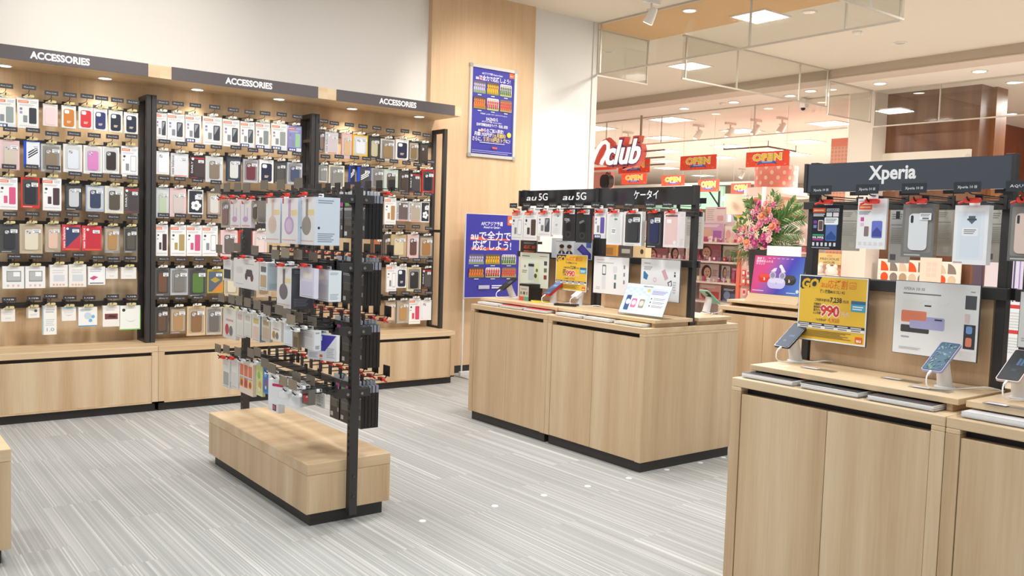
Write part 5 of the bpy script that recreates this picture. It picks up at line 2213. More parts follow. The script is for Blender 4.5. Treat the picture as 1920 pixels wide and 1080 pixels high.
q.obj('print', t)


# ---------------------------------------------------------------- corridor and the shops beyond
def wallrect(name, lab, cat, x, quad, m, th=.03, draw=None, kind=None, group=None, part='panel', z0=None, bev=0):
    """upright panel facing the corridor at distance x, between two photo corners"""
    (a, b), (c, e) = quad
    p0, p1 = on(a, e, 'X', x), on(c, b, 'X', x)
    zz = p0.z if z0 is None else z0
    W, H = p0.y-p1.y, p1.z-zz
    q = MB()
    q.box(0, 0, 0, W, th, H, m)
    if draw:
        draw(Art(q, (0, 0, 0), (1, 0, 0), (0, 0, 1), W, H))
    o = q.obj(name, None, bev)
    o.location = (x, p0.y, zz)
    o.rotation_euler = (0, 0, FR)
    tag(o, lab, cat, group, kind)
    return o


# white column, walnut shop and what stands before it
q = MB()
ya, yb = on(1592, 230, 'X', 11.08).y, on(1637, 230, 'X', 11.08).y
q.box(11.08, yb, 0, 11.7, ya, ZS, mat('ece0d2', .7))
struct('pillar.001', q, 'plain cream square column beside the walnut shop', 'pillar')
XW = 11.42
yw = on(1637, 230, 'X', XW).y
y2 = on(1839, 200, 'X', XW).y
q = MB()
q.box(XW, y2, 0, XW+.3, yw+.05, ZS, WOODB)
struct('wall_walnut', q, 'dark walnut panelled shop wall behind the right counter', 'wall')
y3 = on(1865, 250, 'X', XW+.3).y
q = MB()
q.box(XW+.3, y3, 0, XW+.6, y2+.2, ZS, wood('walnut_light_return', '7a4a2a', '8a5730', '955f36', (7, 7, .25)))
struct('wall_walnut_return', q, 'lighter walnut return of the shop wall', 'wall')
pw = on(1868, 229, 'Z', ZS)
q = MB()
q.box(XW+.6, pw.y, 0, 30, pw.y+.2, ZS, wood('orange_brown_wall', '8a4424', '9c4f2a', 'b06034', (.5, 3, .2)))
struct('wall_orange', q, 'orange brown side wall of the walnut shop', 'wall')
wallrect('shop_sign_board', 'long blank cream sign board on the walnut wall', 'sign board', XW-.055, ((1652, 279), (1819, 330)), mat('efe6d8', .6), .05)


def lattice(a):
    a.rect(0, 0, 1, 1, 'dfa28a')
    n = 5
    k = a.w/n
    rows = int(a.h/k)+1
    for j in range(rows):
        for i in range(n):
            u, v = (i+.5)/n, (j+.5)*k/a.h
            if v+.4*k/a.h < .95:
                a.mb.add([a.P(u-.42/n, v), a.P(u, v-.42*k/a.h), a.P(u+.42/n, v), a.P(u, v+.42*k/a.h)], [(0, 1, 2, 3)], 'cf8f78')
    a.l += 1
    a.rect(0, .95, 1, 1, 'e07f68')
    a.rect(.96, 0, 1, 1, 'e08a74')


wallrect('lattice_partition', 'tall pink panel with diamond lattice beside the cream column', 'panel', 11.3, ((1543, 258), (1591, 560)), mat('dfa28a', .6), .06, lattice)


def precious(a):
    a.text('WEEK', .5, .68, .2, 'e2823c', w=.25)
    a.text('PRECIOUS', .5, .4, .2, '5a4a34', w=.84)
    a.text('HOUR', .5, .1, .2, '5a4a34', w=.5)


wallrect('hanging_sign', 'small yellow sign with dark words before the pink lattice panel', 'sign', 11.25, ((1534, 476), (1577, 495)), mat('e8cf8c', .6), .02, precious)
# tile pattern board


def tiles(a):
    n, r = 8, 3
    C3 = ['e2541f', 'b8997c', '8a7a72']
    rn = random.Random(11)
    for j in range(r):
        for i in range(n):
            u0, v0 = .04+i*.118, .06+j*.31
            u1, v1 = u0+.1, v0+.27
            c = C3[(i*2+j*3) % 3] if (i+j) % 4 else 'd9c3a8'
            k = (i*5+j*3) % 5
            if k == 0:
                a.rect(u0, v0, u1, v1, c)
            elif k in (1, 2):
                s_ = 1 if k == 1 else -1
                o = (u0 if k == 1 else u1, v0)
                a.poly([o]+[(o[0]+s_*(u1-u0)*math.cos(w), o[1]+(v1-v0)*math.sin(w)) for w in [x*PI/16 for x in range(9)]][::1 if k == 1 else -1], c)
            elif k == 3:
                a.ell((u0+u1)/2, (v0+v1)/2, (u1-u0)/2, (v1-v0)/2, c)
            else:
                a.rect(u0, v0, u0+(u1-u0)*.5, v1, 'b8997c')
                a.rect(u0+(u1-u0)*.5, v0, u1, v1, c)


wallrect('tile_pattern_board', 'cream board with orange and brown geometric tiles', 'board', 11.25, ((1643, 492), (1800, 552)), mat('efe7da', .6), .05, tiles)
q = MB()
p = on(1722, 555, 'X', 11.25)
q.box(11.22, p.y-.42, 0, 11.38, p.y+.42, on(1722, 556, 'X', 11.25).z, mat('d8c8b4', .6))
tag(q.obj('board_plinth'), 'beige plinth carrying the geometric tile board', 'plinth')


def sheet(a):
    for j in range(3):
        for i in range(2):
            a.rect(.3+.26*i, .45+.15*j, .52+.26*i, .57+.15*j, 'f0cdbf')
    a.dashes(.25, .08, .85, .36, 5, 'ecc9bd')


wallrect('notice_sheet', 'cream sheet with pale pink squares before the tile board', 'notice', 11.238, ((1722, 484), (1766, 548)), mat('ecd8c6', .7), .01, sheet)
wallrect('purple_partition', 'narrow dark purple panel right of the tile board', 'panel', 11.15, ((1821, 490), (1842, 560)), mat('5a4a5c', .6), .06, z0=0)
wallrect('lilac_partition', 'wide pale lilac panel right of the purple one', 'panel', 11.1, ((1843, 488), (1884, 566)), mat('d8cdd4', .6), .06, z0=0)
wallrect('lilac_cabinet', 'lilac striped cabinet seen past the right counter post', 'cabinet', 10.5, ((1887, 488), (1925, 570)), mat('c9c3dc', .6), .3,
         lambda a: (a.rect(.3, 0, .4, 1, '4a4a6a'), a.rect(.62, 0, .7, 1, '8a86b8')), z0=0)
# red banded notice board on a floor stand
p = on(1899, 600, 'X', 5.6)
t = thing('notice_stand', 'white notice board with red bands on a floor stand at the right', 'notice stand', (5.6, p.y, 0), FR)
q = MB()
q.box(-.13, 0, .62, .13, .015, 1.0, WHITE)
a = Art(q, (-.13, 0, .62), (1, 0, 0), (0, 0, 1), .26, .38)
for v in (.9, .5):
    a.rect(.0, v, 1, v+.06, 'd8443c')
    a.dashes(.08, v-.32, .9, v-.05, 6, 'd6d6d6')
q.obj('board', t)
q = MB()
q.tube([(0, .03, .012), (0, .03, .98)], .012, mat('d6d6d6', .4, .3))
q.lathe([(.16, 0), (.16, .008), (.05, .014)], (0, .03, 0), mat('d6d6d6', .4, .3), 24)
q.obj('pole', t)
# cream plush animals just above the yellow poster
for i, (px, py) in enumerate([(1536, 520), (1563, 524)]):
    p = on(px, py, 'X', 10.9)
    t = thing('plush_toy', ('larger cream plush toy', 'smaller cream plush toy')[i]+' before the pink lattice panel', 'plush toy', (10.9, p.y, p.z-.12), FR)
    fm = mat('f3e6da', .95)
    q = MB()
    q.lathe([(.02, 0), (.09, .03), (.11, .1), (.08, .17), (.03, .19)], (0, 0, 0), fm, 14)
    q.obj('body', t)
    q = MB()
    q.lathe([(.02, .15), (.075, .18), (.085, .23), (.06, .28), (.015, .3)], (-.02, -.03, 0), fm, 14)
    q.obj('head', t)
    for s_ in (-1, 1):
        q = MB()
        q.lathe([(.005, .26), (.03, .28), (.03, .31), (.005, .33)], (-.02+s_*.055, -.03, 0), fm, 10)
        q.obj('ear', t)
    q = MB()
    q.box(-.3, -.1, -(p.z-.12), .3, .3, 0, mat('e0c6b4', .6))
    if i == 0:
        o = q.obj('display_plinth')
        o.location = (10.9, p.y, p.z-.12)
        o.rotation_euler = (0, 0, FR)
        tag(o, 'pale pink plinth carrying the cream plush toys', 'plinth')

# cosmetics fixture
FXX = 11.3
YL, YR = on(1118, 500, 'X', FXX).y, on(1384, 500, 'X', FXX).y
W = YL-YR
SH = [on(1340, y, 'X', FXX).z for y in (454, 490, 529, 566)]
t = thing('cosmetics_shelf', 'long pale pink cosmetics shelf unit across the corridor', 'shelf unit', (FXX, YL, 0), FR)
q = MB()
q.box(0, .42, 0, W, .45, SH[0]+.34, mat('ecd9d4', .6))
q.obj('back_panel', t)
for i, z in enumerate(SH):
    q = MB()
    q.box(0, 0, z-.03, W, .42, z, mat('e6d3cc', .5))
    q.obj('shelf', t)
for x in (0, W*.33, W*.66, W-.03):
    q = MB()
    q.box(x, .02, 0, x+.03, .42, SH[0]+.02, mat('e3cfc8', .5))
    q.obj('upright', t)


def face(skin, hair, bg, lips='b8485a'):
    def f(a):
        a.rect(0, 0, 1, 1, bg)
        a.ell(.38, .5, .26, .44, hair)
        a.ell(.42, .5, .17, .3, skin)
        a.rect(.36, .1, .5, .3, skin)
        a.ell(.37, .56, .025, .03, '3a2a28', 8)
        a.ell(.48, .56, .025, .03, '3a2a28', 8)
        a.ell(.43, .36, .05, .03, lips, 8)
        a.dashes(.68, .3, .95, .7, 4, 'b48a90')
    return f


def promo(c1, c2, c3):
    def f(a):
        a.rect(0, 0, 1, 1, c1)
        a.ell(.3, .45, .22, .3, c2)
        a.rect(.55, .2, .92, .6, c3)
        a.dashes(.08, .78, .8, .94, 2, 'f4ecec')
        a.rect(0, 0, 1, .14, c3)
    return f


CARDS = [((1314, 419), (1357, 452), promo('d3a8cc', 'e0b8a0', 'b070b4'), 'lilac promo card on the top shelf, left of the pale one'),
         ((1358, 424), (1382, 453), promo('f0dcd8', 'e6a8a8', 'e8c2c8'), 'pale pink promo card on the top shelf by the flowers'),
         ((1305, 459), (1352, 488), face('e0b49a', '6a4640', 'b56a78'), 'dark pink portrait card on the second shelf'),
         ((1355, 462), (1384, 487), promo('d3cdb4', 'b0a890', '7a8a70'), 'beige card with bottle on the second shelf'),
         ((1310, 496), (1348, 526), face('e6bca4', '4a342e', 'd8c6c6'), 'portrait card of dark haired woman on the third shelf'),
         ((1352, 499), (1369, 526), face('e2b49c', '5a4038', 'cfd0d0'), 'small portrait card in the middle of the third shelf'),
         ((1371, 502), (1384, 527), promo('c85a8c', 'e090b0', 'a84478'), 'small magenta card on the third shelf by the coral post'),
         ((1310, 535), (1352, 564), promo('eab4ac', 'b85a6a', 'd8605c'), 'salmon promo card with dark flourish on the lowest shelf'),
         ((1354, 541), (1383, 565), promo('5a5a78', '9ab0d8', '7a8ab4'), 'dark blue cloud card on the lowest shelf'),
         ((1198, 463), (1252, 489), face('e0b29a', '7a3a38', 'c47a80'), 'red haired portrait card seen under the centre rack packages'),
         ((1254, 462), (1283, 489), face('dcae98', '3a2a2a', 'd8b0b4'), 'dark haired portrait card seen under the centre rack packages'),
         ((1285, 464), (1300, 489), promo('e3d8d4', 'c8a0a0', 'b0b0b8'), 'pale card beside the near end post under the packages')]
for qa, qb, dr, lab in CARDS:
    wallrect('promo_card', lab, 'promo card', FXX+.26, (qa, qb), 'f0e4e4', .008, dr, None, 'promo cards on the cosmetics shelf')
wallrect('promo_board', 'white and pink board standing above the cosmetics shelf', 'board', FXX+.38, ((1322, 388), (1361, 420)), mat('f0e0e0', .6), .02,
         lambda a: (a.dashes(.08, .2, .45, .9, 6, 'd8c0c6'), a.rect(.55, .88, .98, .94, 'd06a9a'), a.rr(.6, .2, .9, .5, .03, 'e6b0bc')))
# small goods along the shelves
rn = random.Random(21)
PAL = ['e8d8d8', 'c8506c', 'f0e6e2', 'a85a78', 'e8b0b8', 'f4f0ee', '8a6a80', 'd88a94', 'e6cfa8', 'b03a50']
nn = 0
for r in range(3):
    n = 26
    for i in range(n):
        px = 1136+(1382-1136)*(i+.5)/n
        p = on(px, 500, 'X', FXX+.08)
        c = PAL[(i*3+r*5+i//4) % len(PAL)]
        q = MB()
        h = rn.uniform(.05, .1)
        if (i//3+r) % 2:
            q.lathe([(.018, 0), (.02, .004), (.02, h*.65), (.01, h*.75), (.01, h*.8)], (0, 0, 0), c, 10)
            a_ = MB()
            a_.lathe([(.013, h*.8), (.013, h)], (0, 0, 0), PAL[(i+3) % 10], 10)
            kind = 'bottle'
        else:
            q.box(-.025, -.015, 0, .025, .015, h, c)
            a_ = MB()
            a_.box(-.02, -.016, h*.3, .02, -.0152, h*.7, PAL[(i+4) % 10])
            kind = 'box'
        lab = 'small cosmetics %s, place %d from the left, %s shelf of the pink unit' % (kind, i+1, ['top', 'second', 'third'][r])
        t = thing('cosmetics_'+kind, lab, 'cosmetics', (FXX+.08, p.y, SH[r]), FR, 'small goods on the cosmetics shelf')
        q.obj('vessel' if kind == 'bottle' else 'carton', t)
        a_.obj('cap' if kind == 'bottle' else 'print', t)

# paper bags under the centre rack packages
for qa, qb, c, lab, dr in (((1131, 458), (1158, 484), 'd89a4a', 'orange brown pouch with picture seen under the centre rack', lambda a: a.rect(.15, .25, .7, .75, 'a87a48')),
                           ((1159, 456), (1184, 487), '55504e', 'dark grey pouch with pale lettering seen under the centre rack', lambda a: a.rect(.25, .4, .9, .65, 'b9b6b4')),
                           ((1185, 455), (1212, 488), 'dcc49c', 'cream pouch with dark mark seen under the centre rack', lambda a: a.ell(.7, .5, .12, .14, '4a3c34'))):
    o = wallrect('goods_pouch', lab, 'pouch', 9.2, (qa, qb), mat(c, .6), .12, dr, None, 'pouches beyond the centre rack', bev=.02)
pz = on(1170, 488, 'X', 9.2)
pl, pr = on(1110, 488, 'X', 9.15), on(1225, 488, 'X', 9.15)
q = MB()
q.box(0, 0, 0, pl.y-pr.y, .5, pz.z-.03, mat('d9c9b8', .6))
q.box(-.02, -.02, pz.z-.03, pl.y-pr.y+.02, .52, pz.z-.003, mat('e3d6c6', .5))
o = q.obj('display_table')
o.location = (9.15, pl.y, 0)
o.rotation_euler = (0, 0, FR)
tag(o, 'beige display table carrying the pouches behind the centre counter', 'table')

# coral frame with hanging packs
XC = 11.0
t0 = on(1385, 480, 'X', XC)
zt = on(1385, 470, 'X', XC).z
w = t0.y-on(1412, 480, 'X', XC).y
t = thing('coral_frame', 'coral painted display frame right of the cosmetics shelf', 'display frame', (XC, t0.y, 0), FR)
cm = mat('e87a64', .45)
for x in (0, w):
    q = MB()
    q.box(x-.03, 0, 0, x+.03, .05, zt, cm)
    q.obj('post', t)
for z in (zt-.05, SH[2], SH[3]-.1):
    q = MB()
    q.box(.03, .01, z, w-.03, .04, z+.03, cm)
    q.obj('crossbar', t)
q = MB()
q.box(.03, .045, .3, w-.03, .05, zt-.05, mat('e8c4bc', .6))
q.obj('mesh_back', t)
for i, (px, py) in enumerate([(1394, 512), (1403, 513), (1394, 528), (1403, 529), (1395, 548), (1404, 549)]):
    p = on(px, py, 'X', XC-.03)
    q = MB()
    q.box(-.028, 0, -.05, .028, .02, .05, ['e2574a', 'f0e0dc', 'e8705c', 'd8463c', 'f2c6bc', 'e2574a'][i])
    q.box(-.02, -.0006, -.02, .02, 0, .03, ['f6e6e2', 'd8586a', 'f6ece8', 'f2d6d0', 'c8444c', 'f4e6e0'][i])
    o = q.obj('snack_pack')
    o.location = (XC-.03, p.y, p.z)
    o.rotation_euler = (0, 0, FR)
    tag(o, '%s hanging on the coral frame, %s from the top, %s' % (['red and white pack', 'white and red pack'][i % 2], ORD[i//2], ['left', 'right'][i % 2]), 'pack', 'packs on the coral frame')

# second fixture behind the flowers
XH = 11.6
p0, p1 = on(1416, 470, 'X', XH), on(1512, 470, 'X', XH)
W = p0.y-p1.y
zA, zB = on(1480, 447, 'X', XH).z, on(1480, 462, 'X', XH).z
t = thing('small_goods_shelf', 'pale shelf of small coloured packs behind the flower stand', 'shelf unit', (XH, p0.y, 0), FR)
q = MB()
q.box(0, .3, 0, W, .33, zA+.25, mat('ecdcd6', .6))
q.obj('back_panel', t)
for z in (zA-.08, zB-.08, .6):
    q = MB()
    q.box(0, 0, z-.025, W, .3, z, mat('e6d6ce', .5))
    q.obj('shelf', t)
for r, z in enumerate((zA-.08, zB-.08)):
    for i in range(9):
        p = on(1459+6*i, 455, 'X', XH+.05)
        q = MB()
        q.box(-.025, 0, 0, .025, .04, .085, PAL[(i*3+r*2+1) % 10])
        q.box(-.02, -.0008, .02, .02, 0, .05, PAL[(i*5+r) % 10])
        o = q.obj('small_pack')
        o.location = (XH+.05, p.y, z)
        o.rotation_euler = (0, 0, FR)
        tag(o, 'small coloured pack, %s from the left on the %s shelf behind the flowers' % (ORD[i], ['upper', 'lower'][r]), 'pack', 'small packs behind the flowers')
p = on(1485, 437, 'X', XH)


def coupon(a):
    a.rect(0, .86, 1, 1, 'd8604a')
    a.text('100円クーポン', .5, .52, .17, 'c04a58', w=.86, bold=.02)
    a.text('プレゼント', .56, .28, .13, 'c04a58', w=.6, bold=.02)
    a.rect(.08, .05, .9, .18, 'ecdcdc')


wallrect('coupon_sign', 'white coupon sign with red characters right of the flowers', 'sign', XH-.02, ((1470, 405), (1501, 440)), mat('f4ece8', .6), .02, coupon)
wallrect('gift_bag', 'cream and yellow patterned bag left of the flowers', 'bag', 11.2, ((1377, 404), (1396, 440)), mat('e8d8c0', .6), .08,
         lambda a: (a.rect(.1, .85, .9, 1, 'e2c040'), a.ell(.5, .45, .3, .25, 'd0a8a0')), bev=.01)
# white panel on legs behind the earbuds picture
XWB = 8.2
pa, pb = on(1437, 491, 'X', XWB), on(1501, 463, 'X', XWB)
t = thing('name_board', 'blank white board on a stand behind the earbuds picture', 'board', (XWB, pa.y, 0), FR)
q = MB()
q.box(0, 0, pa.z-.3, pa.y-pb.y, .02, pb.z, mat('eef0f0', .4))
q.obj('panel', t)
q = MB()
for x in (.04, pa.y-pb.y-.04):
    q.box(x-.015, .02, .02, x+.015, .05, pb.z-.1, mat('c9c9c9', .4))
    q.box(x-.02, -.15, 0, x+.02, .25, .02, mat('c9c9c9', .4))
q.obj('stand', t)

# polka dot drum
XD = 12.6
pl, pr = on(1420, 340, 'X', XD), on(1491, 340, 'X', XD)
cy = (pl.y+pr.y)/2
R = (pl.y-pr.y)/2*.93
zt, zr0, zr1 = on(1455, 312, 'X', XD).z, on(1455, 371, 'X', XD).z, on(1455, 354, 'X', XD).z
t = thing('polka_dot_column', 'pink polka dot drum over a pale lit ring, above the flowers', 'display column', (XD, cy, 0), FR)
q = MB()
q.lathe([(R, zr1), (R, zt)], (0, 0, 0), mat('ee9c92', .6), 40)
for j in range(4):
    for i in range(11):
        a0 = 2*PI*(i+.5*(j % 2))/11
        z = zr1+.08+j*(zt-zr1-.1)/3.2
        N = Vector((math.cos(a0), math.sin(a0), 0))
        U = Vector((-N.y, N.x, 0))
        c = N*(R+.003)+Vector((0, 0, z))
        q.add([c+U*(.03*math.cos(w))+Vector((0, 0, .035*math.sin(w)))-N*(.0008*abs(math.cos(w))) for w in [2*PI*k/12 for k in range(12)]], [tuple(range(12))], 'f6e2c6')
q.obj('drum', t)
q = MB()
q.lathe([(R*1.42, zr0+.03), (R*1.55, zr0), (R*1.55, zr0+.035), (R*1.45, zr0+.05), (R*1.45, zr1), (R*.9, zr1+.005)], (0, 0, 0), mat('f9e6d8', .4, 0, .15), 40)
q.obj('lit_ring', t)
q = MB()
q.lathe([(R*1.0, 0), (R*1.0, zr0)], (0, 0, 0), mat('f0c0b0', .6), 40)
q.obj('lower_column', t)
for i, (px, py, c) in enumerate([(1411, 385, 'd8606c'), (1495, 392, '9cc88a'), (1478, 388, 'e9dcc0')]):
    p = on(px, py, 'X', XD-R-.12)
    t = thing('picture_card', ['red faced picture card left under the lit ring', 'green picture card right under the lit ring', 'cream picture card under the lit ring'][i], 'picture card', (XD-R-.12, p.y, p.z), FR, 'picture cards under the lit ring')
    q = MB()
    q.box(-.08, 0, -.1, .08, .01, .1, c)
    a = Art(q, (-.08, 0, -.1), (1, 0, 0), (0, 0, 1), .16, .2)
    a.ell(.5, .5, .3, .3, 'f0ddd0')
    a.ell(.5, .7, .3, .15, '6a3a34' if i == 0 else c)
    q.obj('card', t)
    q = MB()
    q.tube([(0, .012, .1), (0, .14, .1)], .004, WHITE, 6)
    q.obj('bracket', t)

# OPEN banners
def open_art(a):
    a.rect(0, 0, 1, 1, 'f4553a')
    rn = random.Random(4)
    for i in range(46):
        u, v = rn.uniform(.01, .95), rn.uniform(.02, .9)
        s_ = rn.uniform(.015, .03)
        g = rn.random()*3
        a.poly([(u, v), (u+s_*math.cos(g), v+2*s_*math.sin(g)), (u+s_*1.2, v+s_*2), (u+.3*s_, v+s_*2.4)], rn.choice(['f0c040', 'f4e6d6', 'f08a70', 'f2a0a0', 'b8283a']))
    a.text('OPEN', .5, .4, .44, 'b04a50', w=.7, bold=.08)
    a.text('OPEN', .495, .41, .44, 'f8f2e2', w=.69, bold=.08)
    a.text('OPEN', .495, .42, .42, 'f4c826', w=.66, bold=.035)
    a.poly([(.27, .12), (.36, .2), (.64, .2), (.73, .12), (.7, .3), (.62, .32), (.38, .32), (.3, .3)][::1], '3a62b4')
    a.poly([(.33, .24), (.67, .24), (.66, .36), (.34, .36)], '4a74c4')
    a.dashes(.38, .27, .62, .33, 1, 'e6ecf6')


for x, quad, lab in ((11.4, ((1275, 289), (1344, 320)), 'red OPEN banner hanging left of centre, second in size'),
                     (11.4, ((1398, 281), (1481, 314)), 'largest red OPEN banner, above the polka dot drum'),
                     (11.4, ((1159, 297), (1219, 326)), 'red OPEN banner half hidden by the white script sign'),
                     (11.4, ((1105, 312), (1156, 320)), 'low red banner strip under the white script sign'),
                     (15.5, ((1165, 324), (1213, 346)), 'small red OPEN banner below the script sign'),
                     (15.5, ((1240, 328), (1284, 349)), 'small red OPEN banner over the centre rack header'),
                     (15.5, ((1308, 336), (1349, 360)), 'small red OPEN banner right of the centre rack post'),
                     (15.5, ((1370, 343), (1408, 364)), 'smallest red OPEN banner left of the polka dot drum')):
    (a0, b0), (a1, b1) = quad
    p0, p1 = on(a0, b1, 'X', x), on(a1, b0, 'X', x)
    W, H = p0.y-p1.y, p1.z-p0.z
    t = thing('open_banner', lab, 'banner', (x, p0.y, p0.z), FR, 'red opening banners')
    q = MB()
    q.box(0, 0, 0, W, .004, H, mat('f4553a', .4))
    if H > .2 or x > 12:
        open_art(Art(q, (0, 0, 0), (1, 0, 0), (0, 0, 1), W, H))
    q.obj('sheet', t)
    for u in (.06, W-.06):
        q = MB()
        q.tube([(u, .002, H), (u, .002, ZS-p0.z)], .002, 'd8d0c8', 5)
        q.obj('wire', t)

# script sign on its pole
XS = 10.8
def S(px, py):
    p = on(px, py, 'X', XS)
    return Vector((p.x, p.y, p.z))


o0 = S(1160, 306)
t = thing('script_sign', 'white script club sign with red edge hanging from a tan pole', 'shop sign', o0, FR)
q = MB()
Ws = S(1136, 300).y-S(1198, 300).y
x0 = o0.y-S(1136, 300).y
v, f, tw = text_geo('club', .13, 3)
kx = Ws*1.06/tw
ky = kx*1.25
sl = .28


def letters(q, bold, y, d, c, sx=0):
    v, f, tw2 = text_geo('club', bold, 3)
    k = Ws/tw2*(1+bold*.5)
    fr = [(x0-bold*k*.6+a*k+sl*b*ky, y, -.01+b*ky*1.0) for a, b in v]
    q.add(fr, f, c)
    if d:
        bk = [(a, y+d, b) for a, _, b in fr]
        q.add(bk, [g[::-1] for g in f], c)
        ed = {}
        for g in f:
            for i in range(len(g)):
                e = (g[i], g[(i+1) % len(g)])
                if (e[1], e[0]) in ed:
                    del ed[(e[1], e[0])]
                else:
                    ed[e] = 1
        n = len(fr)
        q.add(fr+bk, [(b_, a_, a_+n, b_+n) for a_, b_ in ed], c)


letters(q, .11, .0, .12, 'ea6a5c')
letters(q, .06, -.004, 0, '6a4a8c')


def loc(px, py, y):
    s_ = S(px, py)
    return Vector((o0.y-s_.y, y, s_.z-o0.z))


LOOP = [(1112, 306), (1117, 292), (1123, 279), (1130, 269), (1137, 266), (1142, 271), (1142, 281), (1137, 293), (1131, 302), (1129, 308)]
q.tube([loc(*p, .07) for p in LOOP], .085, 'ea6a5c', 10)
q.obj('red_body', t)
q = MB()
letters(q, .02, -.03, .02, mat('fbfaf8', .4, 0, .6))
q.tube([loc(*p, -.02) for p in LOOP], .034, mat('fbfaf8', .4, 0, .6), 10)
q.obj('white_letters', t)
q = MB()
b0, b1 = loc(1196, 276, .06), loc(1196, 208, .06)
q.tube([b0, (b0.x, .06, ZS-o0.z)], .02, mat('a89484', .5))
q.obj('pole', t)
# dark rods of the lattice beside the sign
for i, y in enumerate((282, 295, 308)):
    a0, a1 = S(1204, y+1), S(1240, y-1.5)
    q = MB()
    q.tube([(0, .0, 0), (a0.y-a1.y, 0, 0)], .014, mat('8a7468', .5))
    q.obj('cross_rod', t).location = (o0.y-a0.y, .08, a0.z-o0.z)
q = MB()
q.tube([(x0+Ws*.9, .08, .35), (x0+Ws*.9, .08, .0)], .014, mat('8a7468', .5))
q.obj('rod_post', t)

# dark square rail under the tenant ceiling
c = [on(1357, 280, 'Z', ZS-.12), on(1440, 275, 'Z', ZS-.12), on(1492, 284, 'Z', ZS-.12)]
q = MB()
q.tube(c, .018, mat('5a4a42', .6), 6)
for p in c:
    q.tube([p, (p.x, p.y, ZS)], .008, mat('5a4a42', .6), 6)
o = q.obj('ceiling_rail')
tag(o, 'thin dark angled rail hung under the ceiling above the largest OPEN banner', 'ceiling rail')

# pink wall with rucksack
wallrect('pink_display_wall', 'salmon pink wall panel behind the black rucksack', 'display wall', 11.2, ((1096, 322), (1145, 400)), mat('f2a598', .6), .1, z0=0)
p = on(1129, 352, 'X', 11.0)
t = thing('rucksack', 'black rucksack hanging on the pink wall beside the white wall end', 'rucksack', (11.05, p.y, p.z), FR)
bm_ = mat('2b2828', .45)
q = MB()
q.prism(rr(-.12, 0, .12, .24, .09, 6), (0, 0, 0), (1, 0, 0), (0, 0, 1), (0, .12, 0), bm_)
q.obj('body', t, .03)
q = MB()
q.prism(rr(-.09, .02, .09, .11, .04, 6), (0, -.025, 0), (1, 0, 0), (0, 0, 1), (0, .03, 0), bm_)
q.obj('front_pocket', t, .008)
q = MB()
q.tube([(-.03, .06, .235), (-.025, .06, .27), (0, .06, .285), (.025, .06, .27), (.03, .06, .235)], .008, bm_, 6)
q.box(-.02, .06, .26, .02, .145, .268, bm_)
q.obj('handle', t)

# mint panel, dark props and exit sign in the distance
wallrect('mint_wall_panel', 'mint green wall panel far behind the small OPEN banners', 'wall panel', 20, ((1212, 349), (1356, 392)), mat('a6d4bc', .7), .1)
wallrect('white_picture_rail', 'thin white rail over the mint green panel', 'rail', 19.9, ((1146, 345), (1420, 348)), mat('ece6de', .6), .05)
wallrect('grey_canopy', 'grey brown canopy behind the smallest OPEN banner', 'canopy', 18.5, ((1356, 362), (1420, 402)), mat('b09a84', .7), .4)
wallrect('exit_sign', 'small lit green exit sign beside the mint panel', 'exit sign', 18.3, ((1354, 368), (1360, 377)), mat('7fd8d0', .5, 0, 1.2), .05)
q = MB()
a0, a1 = on(1349, 358, 'X', 17), on(1349, 398, 'X', 17)
b0 = on(1328, 356, 'X', 17)
q.tube([a0, (a0.x, a0.y, 0)], .025, INK, 8)
q.tube([a1+Vector((0, 0, .12)), b0], .02, INK, 8)
o = q.obj('banner_pole')
tag(o, 'dark pole with slanted brace before the mint panel', 'pole')
wallrect('goods_rack', 'dark low rack of mixed goods far behind the cosmetics shelf', 'goods rack', 19, ((1345, 395), (1420, 440)), mat('8a8088', .7), .4,
         lambda a: [a.rect(.02+.12*i, .1+.3*(i % 3), .1+.12*i, .35+.3*(i % 3), ['c9b060', '6a80b0', 'd8d0cc', '7a5a6a'][i % 4]) for i in range(8)] and None, z0=0)

# ---------------------------------------------------------------- flower stand
XFL = 9.0
cz0 = on(1425, 468, 'X', XFL)
t = thing('flower_arrangement', 'tall pink flower arrangement with palm leaves in a black stand', 'flower arrangement', (XFL, cz0.y, 0), FR)
q = MB()
q.lathe([(.2, 0), (.2, .02), (.05, .04), (.045, .5), (.09, .55), (.14, cz0.z-.02), (.15, cz0.z+.0)], (0, 0, 0), mat('201e1e', .5), 24)
q.obj('black_stand', t)


def fl(px, py, d=0):
    p = on(px, py, 'X', XFL+d)
    return Vector((cz0.y-p.y, d, p.z))


rf = random.Random(8)
gm = [mat('3f6a38', .5), mat('4f7a3c', .5), mat('6a8a48', .5), mat('8a9a50', .5)]
base = fl(1425, 462)
